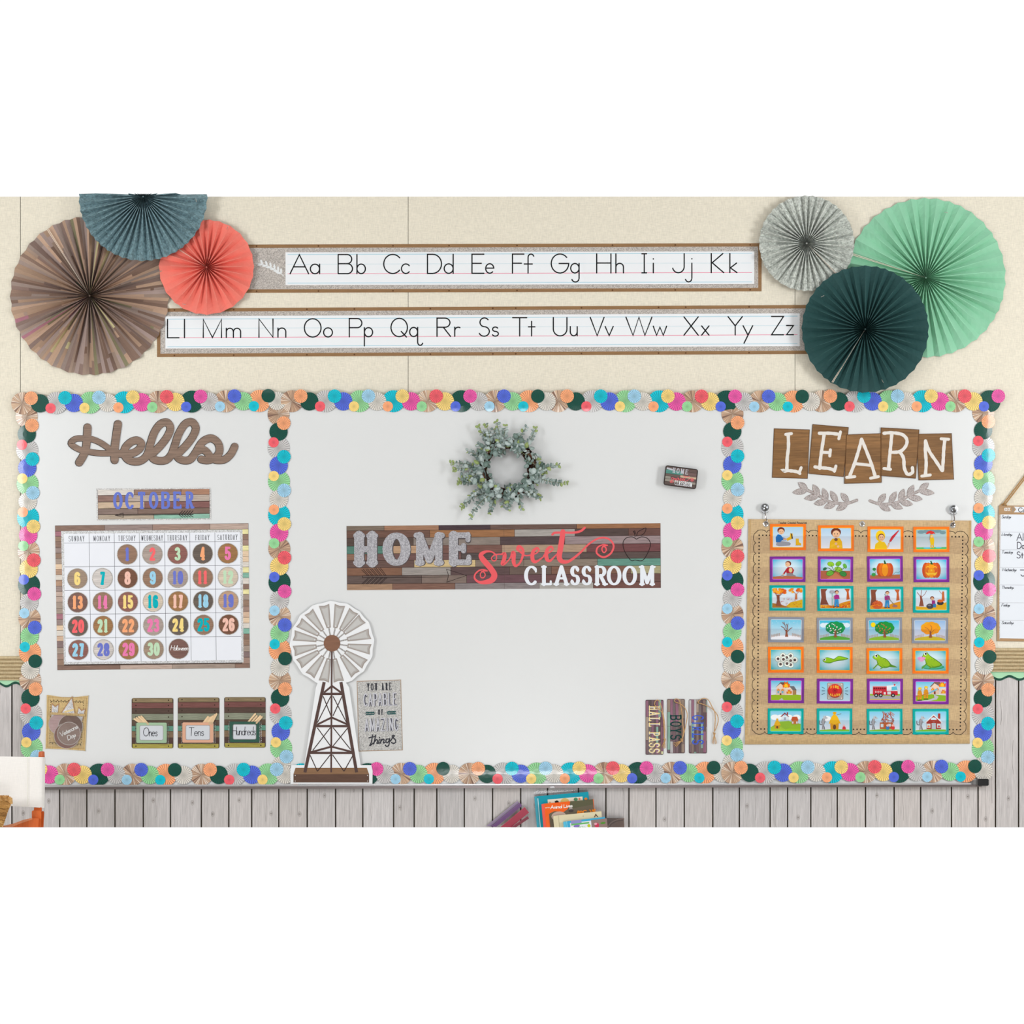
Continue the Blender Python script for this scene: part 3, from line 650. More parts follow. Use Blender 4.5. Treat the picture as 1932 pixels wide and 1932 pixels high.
# ------------------------------------------------------------------ alphabet banners
def banner(name_label, xa, xb, tl, tr, wl, wr, seams_, letters, base, hcap, laurel, endR, endL):
    """tl/tr outer top,bottom at the ends xa,xb ; wl/wr white card top,bottom at x0,x1"""
    root = empty('alphabet_banner', W((xa+xb)/2, tl[1], .002), name_label, 'banner', 'alphabet banners')
    Y = lambda x, a, b: a+(b-a)*(x-xa)/(xb-xa)
    ps = [xa]+seams_+[xb]
    wx0, wx1 = wl[0], wr[0]
    for i in range(len(ps)-1):
        a, b = ps[i], ps[i+1]; mb = MB(); d = .0032+.0004*(i % 2)
        o = lambda x: (Y(x, tl[0], tr[0]), Y(x, tl[1], tr[1]))
        mb.slab([(a, o(a)[0]), (b, o(b)[0]), (b, o(b)[1]), (a, o(a)[1])], .002, d, WOODM, L((150, 114, 78)))
        e = 6.4
        ga = a+(e if i == 0 and endL else 0); gb = b-(e if i == len(ps)-2 and endR else 0)
        mb.poly([(ga, o(ga)[0]+e), (gb, o(gb)[0]+e), (gb, o(gb)[1]-e), (ga, o(ga)[1]-e)], d+.00012, GALVF, L((188, 180, 174)))
        w0, w1 = max(a, wx0), min(b, wx1)
        wt = lambda x: Y(x, wl[1], wr[1]); wbm = lambda x: Y(x, wl[2], wr[2])
        mb.poly([(w0, wt(w0)), (w1, wt(w1)), (w1, wbm(w1)), (w0, wbm(w0))], d+.00024, CARD, L((244, 246, 250)))
        l0, l1 = max(w0, wx0+4), min(w1, wx1-4); bs = lambda x: Y(x, base[0], base[1])
        for off, c, dash in ((hcap+.5, (150, 205, 226), 0), (hcap*.5, (160, 208, 224), 1), (0, (238, 130, 160), 0), (-hcap*.49, (160, 210, 230), 0)):
            if not dash: mb.stroke([(l0, bs(l0)-off), (l1, bs(l1)-off)], 1.0, d+.0003, INK, L(c), cap=False)
            else:
                x = l0
                while x < l1-1: mb.stroke([(x, bs(x)-off), (x+1, bs(x)-off)], .8, d+.0003, INK, L(c), cap=False); x += 2
        x = a+rng.uniform(25, 60)
        while x < b-8:   # printed nail heads on the wooden edge
            for yy in (o(x)[0]+3, o(x)[1]-3): mb.ell(x, yy, 1.7, 1.5, d+.0002, INK, L((98, 66, 42)), n=8)
            x += rng.uniform(110, 150)
        if i == 0 and laurel:
            st = smooth([(482, 496), (500, 500), (515, 506), (528, 514), (535, 521)], 4)
            mb.stroke(st, 1.2, d+.0003, INK, L((236, 238, 240)))
            for k in range(1, 7):
                x, y = st[k*2+1]
                for a2 in (-115, 168):
                    q = math.radians(a2+k*4); mb.ell(x+4.8*math.cos(q), y+4.8*math.sin(q), 5, 2.0, d+.0003, INK, L((236, 238, 240)), n=10, rot=a2+k*4)
        mb.build('banner_panel', root)
        for ch, x0, x1 in letters:
            xm = (x0+x1)/2; t = MB()
            if a <= xm < b: ms(t, ch, x0, x1 if x1-x0 > 1.5 else None, bs(xm), hcap, 2.35, d+.0004, INK, L((26, 25, 28)))
            if t.v: t.build('letter', root)
banner('upper alphabet banner with capital and small letters from A to K', 452, 1436.8, (461.5, 552.5), (458.8, 549.6), (538.7, 476.3, 538.2), (1423, 474.2, 535.6), [788, 1102],
 [('A', 547.3, 582.3), ('a', 585.5, 603), ('B', 638, 665), ('b', 673.5, 689.4), ('C', 724, 754.6), ('c', 757.5, 773), ('D', 806.5, 833), ('d', 838, 855), ('E', 890.5, 913), ('e', 916.3, 931.7), ('F', 966.8, 988.5), ('f', 989, 1005.5), ('G', 1040, 1073), ('g', 1076.7, 1092.6), ('H', 1125.8, 1152.6), ('h', 1162, 1176.3), ('I', 1211, 1220), ('i', 1231.5, 1233), ('J', 1268.5, 1290.8), ('j', 1293, 1305.4), ('K', 1342, 1365.5), ('k', 1377, 1390.4)],
 (516.8, 514.2), 36, True, True, False)
banner('lower alphabet banner with capital and small letters from L to Z', 296.3, 1560, (582, 673.7), (575.2, 667.6), (312, 596.8, 657.6), (1508.7, 590.9, 653), [633, 945, 1263.5],
 [('L', 316, 337.7), ('l', 347.4, 348.6), ('M', 383.5, 418), ('m', 427, 454), ('N', 488.6, 515), ('n', 524.5, 539.2), ('O', 574.2, 605.7), ('o', 610.5, 627.2), ('P', 659, 682.7), ('p', 687.5, 703), ('Q', 737, 769.4), ('q', 772.9, 791), ('R', 824.5, 850), ('r', 858, 868.4), ('S', 903.4, 923.6), ('s', 928, 941), ('T', 967.2, 993.8), ('t', 997, 1009.3), ('U', 1044, 1069.6), ('u', 1076, 1089), ('V', 1113.6, 1139.7), ('v', 1141.7, 1157), ('W', 1181, 1230), ('w', 1232.5, 1257.7), ('X', 1290.4, 1317.4), ('x', 1323.8, 1337.7), ('Y', 1373.6, 1400.6), ('y', 1402, 1420), ('Z', 1455.7, 1478.3), ('z', 1484, 1497)],
 (637.4, 631.2), 34.6, False, False, True)

# ------------------------------------------------------------------ left bay
BD = .0092   # face of the whiteboard
# greeting cut-out
def cr(x, y): return (110+x/5.52, 780+y/5.52)
hs = [([(305, 145), (300, 250), (286, 370), (258, 445), (218, 510)], 83),
      ([(590, 412), (440, 414), (300, 396), (200, 365), (132, 312), (180, 266), (260, 260), (350, 268), (440, 305), (520, 360), (580, 420)], 63),
      ([(622, 110), (602, 250), (586, 380), (588, 485)], 84),
      ([(600, 415), (700, 422), (780, 412), (845, 370), (866, 315), (820, 280), (755, 300), (698, 360), (690, 430), (740, 488), (830, 500), (900, 465), (940, 400), (962, 310), (1000, 200), (1060, 115), (1130, 92), (1168, 150), (1140, 235), (1070, 330), (985, 420), (985, 465), (1040, 492), (1120, 486), (1178, 430), (1215, 330), (1255, 215), (1320, 112), (1392, 90), (1433, 150), (1405, 235), (1335, 330), (1250, 420), (1250, 462), (1310, 490), (1375, 478), (1430, 410), (1500, 300), (1590, 258), (1662, 305), (1680, 390), (1640, 455), (1560, 488), (1490, 478)], 80),
      ([(1440, 400), (1500, 375), (1545, 400), (1590, 455), (1650, 486), (1735, 478), (1800, 420), (1838, 345)], 78)]
hello = empty('word_cutout', W(287, 880, BD), 'wood-print cut-out of the word Hello on the left bay', 'sign')
for nm, ex, d0, d1, mt, c in (('backing', 10, BD, BD+.0012, CARD, L((240, 238, 240))), ('outline', 5, BD+.001, BD+.0022, CARD, L((42, 38, 36))), ('face', -4, BD+.002, BD+.0030, WOODC, L((138, 115, 101)))):
    mb = MB()
    for pts, w in hs:
        sp = smooth([cr(p[0]-(2.5 if nm == 'outline' else 0), p[1]+(1 if nm == 'outline' else 0)) for p in pts], 6)
        mb.stroke(sp, (w+ex)/5.52, d1, mt, c, d0=d0)
    mb.build(nm, hello)

# month card
mc = empty('month_card', W(290, 982, BD), 'month card reading October over painted boards, above the calendar', 'card')
q = quadmap((181.5, 921.5), (397.9, 920.2), (398.5, 980.2), (182.5, 982.6))
mb = MB(); mb.xf = q
mb.slab([(0, 0), (1, 0), (1, 1), (0, 1)], BD, BD+.0008, GALVF, L((206, 204, 204)))
mb.rect(.012, .04, .988, .96, BD+.0009, INK, L((70, 56, 52)))
rows = [(.04, .21, [(.33, (206, 198, 190)), (.74, (146, 110, 94)), (1, (170, 118, 90))]), (.22, .41, [(.25, (140, 104, 92)), (1, (178, 158, 144))]), (.43, .62, [(.42, (196, 166, 136)), (1, (134, 84, 80))]), (.64, .8, [(.36, (132, 108, 98)), (1, (126, 98, 86))]), (.82, .955, [(.5, (172, 152, 130)), (1, (130, 184, 162))])]
for y0, y1, seg in rows:
    x = .012
    for xe, c in seg:
        xe = min(xe, .988); mb.rect(x+.002, y0, xe-.002, y1, BD+.001, WOODH, L(ds(c))); x = xe
mb.build('card_face', mc)
for i, ch in enumerate('OCTOBER'):
    mb = MB(); mb.xf = lambda x, y: q(x/216., y/61.)
    x0 = 31.5+i*22.4; glyph(mb, ch, x0, 7, x0+18+(1 if ch == 'R' else 0), 39.5, 5.6, 4.2, 5, BD+.0012, INK, L((108, 124, 208)), st=3.2); mb.build('letter', mc)
mb = MB(); mb.xf = lambda x, y: q(x/216., y/61.)
K0 = L((52, 44, 44))
mb.stroke([(35, 51), (182, 51)], 1.4, BD+.0012, INK, K0)
mb.stroke([(50, 47), (35, 51), (50, 55), (50, 47)], 1.2, BD+.0012, INK, K0)
for k in range(5): mb.stroke([(155+k*5, 51), (162+k*5, 44)], 1.5, BD+.0012, INK, K0); mb.stroke([(155+k*5, 51), (162+k*5, 56)], 1.3, BD+.0012, INK, K0)
mb.build('arrow', mc)

# calendar
cal = empty('calendar_chart', W(287, 1264, BD), 'large monthly calendar chart with board-print border and white day grid', 'calendar')
rng = random.Random(11)
mb = MB(); qo = quadmap((103.7, 991.5), (468.5, 987.2), (471.4, 1260.2), (108.2, 1264.4)); mb.xf = lambda x, y: qo(x/365., y/273.)
mb.slab([(0, 0), (365, 0), (365, 273), (0, 273)], BD, BD+.0008, INK, L((80, 66, 60)))
y = 0; i = 0
CAL = [(152, 132, 118), (176, 150, 136), (124, 100, 98), (140, 108, 88), (200, 190, 180), (112, 168, 148), (196, 160, 132), (150, 118, 104), (164, 126, 100), (142, 120, 114), (212, 180, 146), (158, 96, 110), (130, 98, 84), (216, 206, 140)]
while y < 272:
    rh = min(rng.uniform(9.5, 12.5), 273-y)
    if y < 14 or y > 255:
        x = 0
        while x < 365:
            xe = min(365, x+rng.uniform(60, 120)); mb.rect(x+.3, y+.4, xe-.3, y+rh-.3, BD+.0009, WOODH, L(ds(rng.choice(CAL), 1.1), rng.uniform(.95, 1.1))); x = xe
    else:
        mb.rect(0, y+.4, 13, y+rh-.3, BD+.0009, WOODH, L(ds(rng.choice(CAL), 1.1), 1.05)); mb.rect(351, y+.4, 365, y+rh-.3, BD+.0009, WOODH, L(ds(rng.choice(CAL), 1.1), 1.05))
    y += rh
mb.xf = None
mb.poly([(115.3, 1001.9), (457.5, 999), (459.6, 1250), (120.6, 1253.6)], BD+.0011, GALVF, L((206, 206, 208)))
qw = quadmap((120.6, 1007.2), (452.7, 1004.1), (455.4, 1245.3), (124.2, 1248.9)); mb.xf = qw
mb.poly([(0, 0), (1, 0), (1, 1), (0, 1)], BD+.0012, CARD, L((238, 240, 248)))
GL = L((104, 104, 112)); RY = [.072+.1856*i for i in range(6)]
mb.xf = None
for i in range(1, 7): mb.stroke([qw(i/7, 0), qw(i/7, 1)], .75, BD+.0013, INK, GL, cap=False)
for v in RY[:-1]: mb.stroke([qw(0, v), qw(1, v)], .75, BD+.0013, INK, GL, cap=False)
mb.build('grid_sheet', cal)
mb = MB(); mb.xf = lambda x, y: qw(x/331., y/241.)
for i, s in enumerate(['SUNDAY', 'MONDAY', 'TUESDAY', 'WEDNESDAY', 'THURSDAY', 'FRIDAY', 'SATURDAY']):
    c = (i+.5)*331/7; w = [30, 32, 33, 41, 38, 27, 38][i]
    word(mb, s, c-w/2, 4.2, c+w/2, 14.4, .8, .5, 1.3, BD+.0014, INK, L((70, 70, 78)), gap=.3, st=.5, cap=False)
mb.build('lettering', cal)
NC = dict(bl=(112, 122, 206), co=(250, 108, 112), mi=(196, 226, 192), pe=(250, 172, 124), pk=(240, 128, 180), ye=(250, 222, 140), te=(0, 180, 192), bs=(246, 196, 180), sk=(160, 214, 240))
WC = dict(b=(150, 118, 98), g=(172, 156, 148), r=(144, 96, 88), d=(104, 92, 84), o=(158, 116, 76), t=(160, 138, 120), l=(208, 200, 196), k=(118, 80, 62), p=(190, 156, 130), m=(124, 92, 84), w=(212, 196, 178))
CN = dict(bl='periwinkle', co='coral', mi='pale mint', pe='peach', pk='pink', ye='yellow', te='teal', bs='blush', sk='sky blue')
WN = dict(b='brown', g='grey-brown', r='reddish', d='charcoal', o='ochre', t='taupe', l='whitewashed', k='dark brown', p='tan', m='umber', w='pale')
DC = {1: 'b bl', 2: 'g co', 3: 'r mi', 4: 'd pe', 5: 'o pk', 6: 't ye', 7: 'l te', 8: 'k bs', 9: 'b sk', 10: 'g bl', 11: 'b co', 12: 'w mi', 13: 'm pe', 14: 'b pk', 15: 'r ye', 16: 'w te', 17: 'o bs', 18: 'd sk', 19: 'p bl', 20: 'd co', 21: 'o mi', 22: 'b pe', 23: 'g pk', 24: 'd ye', 25: 'b te', 26: 'k bs', 27: 'r sk', 28: 'l bl', 29: 'o pk', 30: 't mi', 31: 'm'}
DAYS = ['Sunday', 'Monday', 'Tuesday', 'Wednesday', 'Thursday', 'Friday', 'Saturday']
for n in range(1, 32):
    slot = n+1; row, colm = divmod(slot, 7)
    cx, cy = qw((colm+.5)/7+.001, RY[row]+.0928); s = DC[n].split(); wc = WC[s[0]]
    mb = MB(); d = BD+.0014
    ring = [(cx+19.6*math.cos(t*math.pi/20), cy+19.6*math.sin(t*math.pi/20)) for t in range(40)]
    mb.slab(ring, d, d+.0007, GALVF, L((190, 184, 178)), side=L((150, 145, 140)))
    mb.ell(cx, cy, 18.5, 18.5, d+.0008, WOODM, L([q*.8 for q in wc]), n=36)
    mb.ell(cx, cy, 18.0, 18.0, d+.0009, WOODC, L(wc), n=36)
    o = mb.build('date_card', org=W(cx, cy, d))
    if n < 31:
        t = MB(); c2 = L(NC[s[1]]); st = str(n)
        tot = 12 if n < 10 else 24
        if n in (10, 11, 12, 13, 14, 15, 16, 17, 18, 19, 21): tot = 22
        if n == 1: tot = 10
        x = cx-tot/2
        for ch in st:
            w = tot/len(st)-(.4 if len(st) > 1 else 0)
            if len(st) > 1 and ch == '1': w -= .6
            glyph(t, ch, x, cy-12.6, x+w, cy+12.6, 5.2, 4.2, 4.6 if ch in '147' else (3 if ch == '2' else 0), d+.0010, INK, c2, st=2.8); x += w+(.5 if len(st) > 1 else 0)
        t.build('numeral', o)
        tag(o, 'round %s wood date card with %s number %d, %s row under %s' % (WN[s[0]], CN[s[1]], n, ['top', 'second', 'third', 'fourth', 'bottom'][row], DAYS[colm]), 'date card', 'round date cards on the calendar')
    else:
        t = MB(); mstext(t, 'Halloween', cx-15.5, cy+2.5, 8.6, .95, d+.0010, INK, L((245, 245, 245)), gap=.05, slant=.25, xs=.86, join=True)
        t.build('lettering', o); tag(o, 'round umber wood card with white script Halloween', 'date card', 'round date cards on the calendar')

# burlap pocket with spare calendar pieces
bp = empty('burlap_pocket', W(125, 1415, BD), 'small burlap storage pouch with clear front, lower left of the left bay', 'pouch')
rng = random.Random(31)
qb = quadmap((88.2, 1311.0), (166.7, 1313), (160.4, 1416.2), (86, 1412)); mb = MB(); mb.xf = lambda x, y: qb(x/78., y/103.)
rim = smooth([(0, 2), (2, 0), (20, 2.5), (40, 4), (60, 2), (76, 0), (78, 3), (77.5, 50), (78, 99), (75, 103), (40, 102.5), (4, 103), (0, 99), (.5, 50), (0, 2)], 3)[:-1]
mb.slab(rim, BD, BD+.003, BURLAP, L((206, 178, 128)))
for a, b in (((3, 4), (75, 4)), ((3, 100), (75, 100)), ((3, 4), (3, 100)), ((75, 4), (75, 100))): mb.stroke([a, b], 1.2, BD+.0032, BURLAP, L((186, 154, 104)))
mb.build('pouch', bp)
mb = MB(); mb.xf = lambda x, y: qb(x/78., y/103.)
for k in range(9):
    for (x, y) in ((10+k*7, 8), (10+k*7, 95)): mb.stroke(arc(x, y+(1 if y < 50 else -1), 3.4, 3 if y < 50 else -3, 0, 180, 8), .7, BD+.0033, INK, BLACK)
for k in range(14):
    for (x, y) in ((9+k*4.6, 13), (9+k*4.6, 91)): mb.ell(x, y, .8, .8, BD+.0033, INK, BLACK, n=6)
for k in range(17):
    for x in (8, 70): mb.ell(x, 14+k*4.6, .8, .8, BD+.0033, INK, BLACK, n=6)
mb.build('printed_scallops', bp)
mb = MB(); mb.xf = lambda x, y: qb(x/78., y/103.); mb.slab([(4, 33), (74, 34), (74, 39), (4, 37.5)], BD+.006, BD+.0068, BURLAP, L((196, 168, 122))); mb.build('pocket_hem', bp)
mb = MB(); mb.xf = lambda x, y: qb(x/78., y/103.)
for i in range(8):
    x0, x1 = 5+i*8.5, 5+(i+1)*8.5
    f = lambda x: BD+.0055+.0022*math.sin((x-5)/68*math.pi)+.0004*math.sin(x*1.7)
    for j in range(6):
        y0, y1 = 36+j*10.5, 36+(j+1)*10.5
        g = lambda x, y: f(x)+.0004*math.sin(y*.9+x)
        mb.face3([mb.P((x0, y0), g(x0, y0)), mb.P((x1, y0), g(x1, y0)), mb.P((x1, y1), g(x1, y1)), mb.P((x0, y1), g(x0, y1))], CLEARB, WHITE)
mb.build('clear_front', bp)
X0, Y0 = 0, 0
def pennant(px, py, w, h, rot, tipdown, label, d, band=None):
    mb = MB(); c, s = math.cos(math.radians(rot)), math.sin(math.radians(rot))
    mb.xf = lambda x, y: (px+x*c-y*s, py+x*s+y*c)
    if tipdown: pts = [(-w/2, -h/2), (0, -h/2+w*.38), (w/2, -h/2), (w/2, h/2), (-w/2, h/2)]
    else: pts = [(-w/2, h/2), (0, -h/2), (w/2, h/2)]
    mb.slab(pts, d, d+.0005, CARD, L((176, 136, 96)))
    k = .84; mb.poly([(x*k, y*k+(.04*h)) for x, y in pts], d+.0006, GALVF, L((204, 202, 204)))
    if band: mb.stroke([(-w*.2, h*.28), (w*.2, h*.12)], 3.4, d+.0007, INK, L(band))
    tag(mb.build('spare_pennant'), label, 'card', 'spare pieces in the burlap pouch')
pennant(103.5, 1341, 14, 30, 4, True, 'silver swallow-tail flag piece at the left in the burlap pouch', BD+.0034)
pennant(152, 1347, 14, 26, 14, True, 'silver swallow-tail flag piece at the right in the burlap pouch', BD+.0036)
pennant(132, 1333, 34, 42, 12, False, 'silver triangular pennant with brown edge and gold stripe in the burlap pouch', BD+.0040, band=(228, 204, 150))
for k, (px, py, r, c) in enumerate(((112, 1366, 20, (190, 160, 160)), (133, 1371, 23, (120, 96, 88)), (126, 1388, 24, (134, 96, 88)))):
    mb = MB(); ring = [(px+r*math.cos(t*math.pi/18), py+r*math.sin(t*math.pi/18)) for t in range(36)]
    mb.slab(ring, BD+.0044+k*.0005, BD+.0048+k*.0005, WOODM, L(c)); mb.stroke(ring+[ring[0]], .8, BD+.0049+k*.0005, INK, L((200, 196, 192)))
    tag(mb.build('spare_disc'), ['pinkish round spare card at the left in the burlap pouch', 'grey-brown round spare card at the back in the burlap pouch', 'reddish round spare card under the lettered one in the burlap pouch'][k], 'card', 'spare pieces in the burlap pouch')
mb = MB(); ring = [(130+23*math.cos(t*math.pi/18), 1384+23*math.sin(t*math.pi/18)) for t in range(36)]; d = BD+.0062
mb.slab(ring, d-.0003, d, WOODM, L((146, 124, 116))); mb.stroke([(130+(x-130)*.93, 1384+(y-1384)*.93) for x, y in ring+[ring[0]]], .7, d+.0001, INK, L((206, 202, 198)))
o = mb.build('spare_disc'); tag(o, 'round taupe card with white script Veterans Day in the burlap pouch', 'card', 'spare pieces in the burlap pouch')
t = MB(); cc, ss = math.cos(math.radians(-27)), math.sin(math.radians(-27)); t.xf = lambda x, y: (130+x*cc-y*ss, 1384+x*ss+y*cc)
mstext(t, 'Veterans', -16.5, -1.5, 8, 1.1, d+.0002, INK, L((240, 240, 240)), gap=.07, slant=.25, join=True, xs=1.05); mstext(t, 'Day', -7, 10.5, 8, 1.1, d+.0002, INK, L((240, 240, 240)), gap=.08, slant=.25, join=True)
t.build('lettering', o)

# three place-value pocket cards with craft sticks
def pocket_card(x0, y0, x1, y1, bx, border, txt, tx, tw, label, sticks):
    root = empty('pocket_card', W((x0+x1)/2, y1, BD), label, 'pocket card', 'place-value pocket cards')
    h = y1-y0; w = x1-x0; rng = random.Random(int(x0)); mb = MB()
    mb.slab(rrect(x0, y0, x1, y1, 3.5), BD, BD+.0010, INK, L((72, 60, 50)))
    seg = [(0, .085, (140, 122, 92)), (.095, .2, (118, 76, 72)), (.21, .305, (84, 66, 58)), (.315, .44, (132, 136, 118)), (.45, .545, (92, 74, 62)), (.555, .655, (96, 146, 128)), (.665, .785, (134, 110, 86)), (.795, .9, (84, 62, 56)), (.91, 1, (166, 154, 76))]
    for a, b, c in seg:
        i = 1.5 if a == 0 or b == 1 else 0
        mb.rect(x0+i+.2, y0+a*h+(.4 if a == 0 else 0), x1-i-.2, y0+b*h-(.4 if b == 1 else 0), BD+.0011, WOODH, L(c, rng.uniform(.92, 1.08)))
        for x in (x0+8, x1-9): mb.ell(x, y0+(a+b)/2*h, 1.3, 1.3, BD+.0012, INK, L((60, 48, 38)), n=8)
    mb.build('board_print_card', root)
    a0, b0, a1, b1 = bx
    mb = MB(); mb.slab(rrect(a0, b0, a1, b1, 2.5), BD+.004, BD+.0046, CARD, L(border))
    mb.poly(rrect(a0+6.2, b0+5, a1-6.2, b1-5, 2.8), BD+.0047, INK, L((178, 172, 176))); mb.poly(rrect(a0+7.2, b0+5.9, a1-7.2, b1-5.9, 2.4), BD+.0048, CARD, L((236, 240, 248)))
    lb = mb.build('name_tag', root)
    t = MB(); yb = (b0+b1)/2+6; x = tx
    mstext(t, txt, x, yb, 15.5, 1.15, BD+.0049, INK, L((34, 36, 52)), gap=.10, slant=.05, xs=tw); t.build('lettering', lb)
    mb = MB(); dz = BD+.0075
    for (p, qq) in (((a0-1.5, b0-1), (a1+3.5, b1+1.5)),):
        X0, Y0, X1, Y1 = p[0], p[1], qq[0], qq[1]
        mb.rect(X0, Y0, X1, Y1, dz, CLEARB, WHITE)
        for (u, v) in (((X0, Y0), (X0, Y1)), ((X1, Y0), (X1, Y1)), ((X0, Y1), (X1, Y1))):
            mb.face3([W(u[0], u[1], BD+.001), W(v[0], v[1], BD+.001), W(v[0], v[1], dz), W(u[0], u[1], dz)], CLEARB, WHITE)
        for x in (X0, X1, X1-3): mb.tube([W(x, Y0, dz), W(x, Y1, dz)], .0005, CLEARB, WHITE, 5)
        mb.tube([W(X0, Y1, dz), W(X1, Y1, dz)], .0006, CLEARB, WHITE, 5)
    mb.build('clear_pocket', root)
    names = ['first from the left', 'second from the left', 'third from the left', 'fourth from the left', 'fifth from the left']
    for k, (bx_, by_, tx_, ty_) in enumerate(sticks):
        mb = MB(); rr = random.Random(k); mb.stroke([(bx_, by_), (tx_, ty_)], 3.4, BD+.0026+k*.0007, CARD, L((236, 204, 162), rr.uniform(.92, 1.05)), d0=BD+.0021+k*.0007)
        tag(mb.build('craft_stick'), 'wooden craft stick in the %s pocket, %s' % (txt, names[k]), 'craft stick', 'craft sticks in the place-value pockets')
pocket_card(248.4, 1317, 327, 1412, (257, 1363.5, 314.5, 1401.8), (180, 214, 178), 'Ones', 270.3, .66, 'board-print pocket card with mint tag reading Ones', [(268, 1366, 253.5, 1356.5), (272, 1366, 257.5, 1354.5), (276, 1366, 262, 1352.5), (279.5, 1366, 266.5, 1351.5)])
pocket_card(335.4, 1316, 414, 1412, (344, 1363, 402.5, 1401.2), (250, 190, 158), 'Tens', 356, .76, 'board-print pocket card with peach tag reading Tens', [(382, 1366, 392.5, 1352.5), (386, 1366, 396.5, 1353.5), (390, 1366, 401, 1351.5), (394.5, 1366, 405, 1349), (399, 1366, 408.5, 1347)])
pocket_card(423, 1315.3, 501.2, 1410.6, (433.2, 1361.5, 489.6, 1400.2), (24, 92, 76), 'Hundreds', 438, .63, 'board-print pocket card with dark green tag reading Hundreds', [(467, 1364, 481.5, 1347), (473, 1364, 484.5, 1351), (478.5, 1364, 491, 1351), (484, 1364, 494, 1352.5)])

# ------------------------------------------------------------------ middle bay
# long banner sign
hs_ = empty('banner_sign', W(950, 1113, BD), 'long board-print banner reading Home Sweet Classroom', 'sign')
qh = quadmap((653.8, 992.5), (1246.1, 987.2), (1246.8, 1109), (654.8, 1113.4)); mb = MB()
tH = lambda x, y: qh((x-654)/592.5, (y-992.5)/121)
mb.xf = tH
mb.slab([(654, 992.5), (1246.5, 992.5), (1246.5, 1113.5), (654, 1113.5)], BD, BD+.0008, INK, L((56, 42, 40)))
ROWS = [(992.5, 1001.3, [(725, (128, 108, 92)), (828, (170, 118, 86)), (925, (76, 54, 62)), (1088, (112, 82, 72)), (1247, (164, 106, 66))]),
 (1002, 1015, [(811, (118, 80, 66)), (971, (166, 108, 64)), (1085, (168, 160, 154)), (1186, (86, 66, 62)), (1247, (112, 72, 64))]),
 (1015.8, 1030, [(780, (90, 70, 62)), (944, (142, 126, 116)), (1066, (86, 66, 68)), (1247, (156, 132, 134))]),
 (1030.8, 1045, [(722, (78, 130, 114)), (790, (190, 146, 108)), (947, (126, 82, 72)), (1107, (178, 144, 116)), (1247, (120, 66, 68))]),
 (1045.8, 1057.5, [(690, (148, 104, 82)), (870, (118, 80, 76)), (930, (86, 72, 70)), (1095, (116, 102, 102)), (1247, (94, 74, 70))]),
 (1058.3, 1071.2, [(781, (108, 78, 70)), (897, (214, 182, 122)), (988, (132, 112, 98)), (1127, (140, 122, 106)), (1247, (92, 152, 134))]),
 (1072, 1086.3, [(758, (138, 92, 68)), (850, (158, 148, 142)), (961, (96, 70, 70)), (1040, (110, 88, 78)), (1190, (132, 88, 70)), (1247, (174, 164, 118))]),
 (1087, 1101.5, [(795, (102, 82, 76)), (880, (130, 108, 98)), (1020, (112, 72, 80)), (1180, (116, 72, 70)), (1247, (112, 74, 66))]),
 (1102.3, 1113.5, [(740, (172, 130, 98)), (858, (134, 92, 76)), (1017, (138, 126, 126)), (1119, (172, 166, 160)), (1247, (122, 76, 68))])]
for y0, y1, seg in ROWS:
    x = 654
    for xe, c in seg:
        gy = sum(c)/3; c = [q_*.78+gy*.22 for q_ in c]
        xe = min(xe, 1246.5); mb.rect(x+.3, y0, xe-.3, y1, BD+.0009, WOODH, L(c)); x = xe
mb.stroke([(951, 992.5), (951, 1113)], .4, BD+.001, INK, L((90, 74, 70)))
mb.build('banner_face', hs_)
HL = {}
for (nm, ex, dd, mt, c) in (('letter_shadow', 1.6, .0010, INK, L((86, 78, 80))), ('lettering', 0, .0012, GALV, L((172, 170, 176)))):
    for ch, x0, x1 in (('H', 661.5, 718), ('O', 721.5, 774.5), ('M', 778.5, 841), ('E', 843, 893)):
        off = .9 if ex else 0
        mb = HL.setdefault(ch, MB())
        if ch == 'M':
            glyph(mb, ch, x0-ex*.3+off, 1004.5+off, x1+ex*.3+off, 1067+off, 13.5+ex, 11+ex, 9, BD+dd, mt, c, st=10.5+ex)
        elif ch == 'E':
            glyph(mb, ch, x0-ex*.3+off, 1004.5+off, x1+ex*.3+off, 1066+off, 17+ex, 10.5+ex, 16, BD+dd, mt, c, st=9.5+ex)
        else:
            glyph(mb, ch, x0-ex*.3+off, 1004.8+off, x1+ex*.3+off, 1067.4+off, 18.5+ex, 11.5+ex, 13, BD+dd, mt, c, st=9.5+ex)
for ch in 'HOME': HL[ch].build('letter', hs_)
def cs(x, y): return (880+x/5.084, 980+y/5.084)
